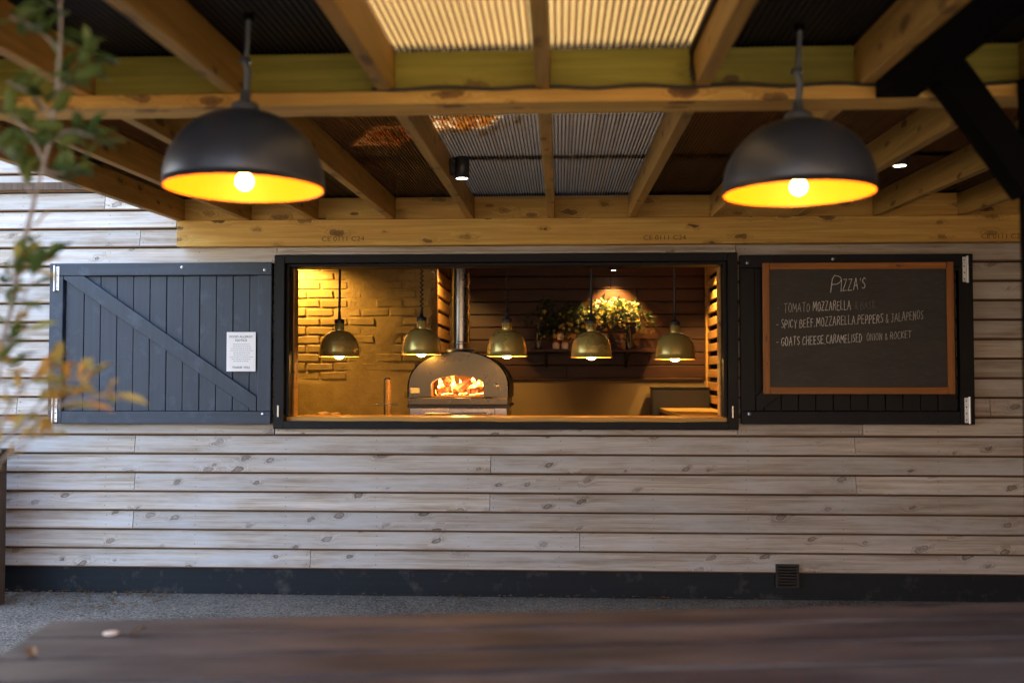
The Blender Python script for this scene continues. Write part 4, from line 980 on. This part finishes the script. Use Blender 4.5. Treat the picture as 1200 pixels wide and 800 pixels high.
# small litter on the table
c = PZ(130, 742, TZ + .002); MB_ = MB().lathe([(0, .004), (.017, .004), (.0195, .002), (.0195, 0), (0, 0)], c, 24)
tag(MB_.build('white_disc', 'white'), 'small white round disc lying on the table near its left end', 'disc')
def leaf_mesh(L, W, mat, curl=.15):
    vs = [(0, 0, 0), (L * .3, W * .42, L * curl * .3), (L * .65, W * .4, L * curl), (L, 0, L * curl * .6), (L * .65, -W * .4, L * curl), (L * .3, -W * .42, L * curl * .3), (L * .33, 0, -L * .02), (L * .66, 0, L * curl * .55)]
    return MB().add(vs, [(0, 6, 1), (1, 6, 7, 2), (2, 7, 3), (0, 5, 6), (5, 4, 7, 6), (4, 3, 7)], 0, True).mesh('leaf', mat)
for px, py, l, r in ((150, 743, 'curled dark leaf lying beside the white disc on the table', .6), (38, 769, 'dark dry leaf on the front left corner of the table', 2.2)):
    o = bpy.data.objects.new('fallen_leaf', leaf_mesh(.05, .03, 'leafbrown', .35)); COL.objects.link(o); o.location = PZ(px, py, TZ + .003); o.rotation_euler = (0, 0, r); tag(o, l, 'leaf', 'dry leaves on the table')

# ------------------------------------------------------------------ shrub at the left edge
sr = random.Random(21)
shb = PD(-240, 900, 2.2); shb.z = 0
shr = thing('shrub', 'blurred tall shrub with grey stems, green upper and yellow orange lower leaves', 'shrub', shb)
tw = MB(); tips = []
def stem(pts, r0, r1):
    P3 = [PD(px, py, d * .80) for px, py, d in pts]; n = len(P3)
    # smooth by chaikin
    for _ in range(2):
        q = [P3[0]]
        for i in range(len(P3) - 1): q += [P3[i].lerp(P3[i + 1], .25), P3[i].lerp(P3[i + 1], .75)]
        P3 = q + [P3[-1]]
    tw.tube(P3, [r0 + (r1 - r0) * i / (len(P3) - 1) for i in range(len(P3))], 6); return P3
base = [(-70, 1000, 2.75)]
main = stem([(-260, 1190, 2.75), (-190, 900, 2.75), (-90, 640, 2.75), (2, 420, 2.75), (38, 240, 2.75), (58, 170, 2.72), (66, 110, 2.7), (72, 40, 2.7), (70, -10, 2.7)], .007, .0025)
up = [stem([(58, 170, 2.72), (78, 150, 2.68), (112, 162, 2.66)], .003, .0015), stem([(50, 200, 2.72), (70, 205, 2.7), (92, 196, 2.66)], .003, .0015), stem([(62, 140, 2.7), (40, 110, 2.7), (8, 96, 2.7)], .003, .0015),
      stem([(66, 110, 2.7), (88, 80, 2.68), (104, 55, 2.66)], .003, .0015), stem([(40, 235, 2.75), (18, 190, 2.72), (-4, 170, 2.72)], .003, .0015), stem([(70, 60, 2.7), (40, 30, 2.7), (10, 20, 2.7)], .003, .0015), stem([(52, 190, 2.72), (30, 150, 2.7), (6, 128, 2.7)], .003, .0015)]
lo = [stem([(-130, 760, 2.75), (-40, 560, 2.7), (30, 490, 2.65), (80, 470, 2.6), (138, 462, 2.58)], .006, .0018), stem([(30, 490, 2.65), (62, 455, 2.62), (112, 432, 2.6)], .003, .0015), stem([(-20, 560, 2.7), (10, 470, 2.66), (40, 440, 2.64), (72, 420, 2.62)], .004, .0015),
      stem([(-20, 560, 2.7), (0, 430, 2.7), (14, 350, 2.7), (20, 300, 2.7)], .004, .0015), stem([(10, 470, 2.66), (-4, 420, 2.66), (30, 380, 2.64)], .003, .0015), stem([(-60, 600, 2.7), (20, 520, 2.66), (60, 505, 2.64)], .004, .0015), stem([(0, 430, 2.7), (30, 340, 2.7), (52, 300, 2.72)], .003, .001), stem([(38, 240, 2.75), (20, 300, 2.75), (4, 330, 2.74)], .003, .001)]
tw.build('stems', 'twig', shr)
lg = [leaf_mesh(.074, .030, 'leafg'), leaf_mesh(.058, .026, 'leafg', .3)]; ly = [leaf_mesh(.060, .020, 'leafy'), leaf_mesh(.046, .018, 'leafy', .3)]
def leaves(path, n, kinds, t0=.25):
    for i in range(n):
        f = t0 + (1 - t0) * (i + sr.random()) / n; p = path[min(len(path) - 1, int(f * (len(path) - 1)))]
        o = bpy.data.objects.new('leaf', sr.choice(kinds)); link(o, shr); o.location = p + Vector([sr.uniform(-.008, .008) for _ in range(3)])
        o.rotation_euler = (sr.uniform(-.8, .8), sr.uniform(-.9, .5), sr.uniform(-1.2, 1.2) if sr.random() < .7 else sr.uniform(0, 6.28)); s = sr.uniform(.75, 1.2); o.scale = (s, s, s)
for u in up: leaves(u, 17, lg, .3)
leaves(main[-14:], 16, lg, 0)
for i, u in enumerate(lo): leaves(u, 22 if i < 3 else 13, ly if i in (0, 1, 2, 5) else ly + lg, .35)

# ------------------------------------------------------------------ gravel and dead leaves at the wall foot
gr = random.Random(9); gm = MB()
def pebble(c, r):
    vs = [(c[0] + r * gr.uniform(.7, 1.2) * dx, c[1] + r * gr.uniform(.7, 1.2) * dy, c[2] + r * .6 * gr.uniform(.7, 1.2) * dz) for dx, dy, dz in ((1, 0, 0), (0, 1, 0), (-1, 0, 0), (0, -1, 0), (0, 0, 1), (0, 0, -1))]
    gm.add(vs, [(0, 1, 4), (1, 2, 4), (2, 3, 4), (3, 0, 4), (1, 0, 5), (2, 1, 5), (3, 2, 5), (0, 3, 5)])
for i in range(6500):
    x = gr.uniform(-3.9, 3.2); e = gr.random() ** 2.2; y = -.02 - e * 1.5
    if x < -2.4: y = -.02 - gr.random() ** 1.4 * 1.1
    elif gr.random() < .35: continue
    pebble((x, y, .001), gr.uniform(.0015, .0055) * ((2.6 if x < -2.6 else 1.7) if gr.random() < .08 else 1))
o = gm.build('gravel', 'stone'); o['kind'] = 'stuff'; o['label'] = 'loose fine gravel scattered along the foot of the wall'; o['category'] = 'gravel'
dm = MB()
for i in range(220):
    x = gr.uniform(-3.7, -2.5) if gr.random() < .75 else gr.uniform(-2.5, 1.5); y = -.03 - gr.random() ** 2 * (.5 if x < -2.5 else .08); a = gr.uniform(0, 6.28); L = gr.uniform(.012, .03); z = .006 + gr.random() * .012
    ca, sa = math.cos(a) * L, math.sin(a) * L
    dm.add([(x - ca, y - sa, z), (x - sa * .4, y + ca * .4, z + gr.uniform(0, .012)), (x + ca, y + sa, z + .004), (x + sa * .4, y - ca * .4, z + gr.uniform(0, .01))], [(0, 1, 2, 3)])
o = dm.build('leaf_litter', 'leafbrown'); o['kind'] = 'stuff'; o['label'] = 'dead brown leaf fragments gathered by the plinth'; o['category'] = 'leaf litter'
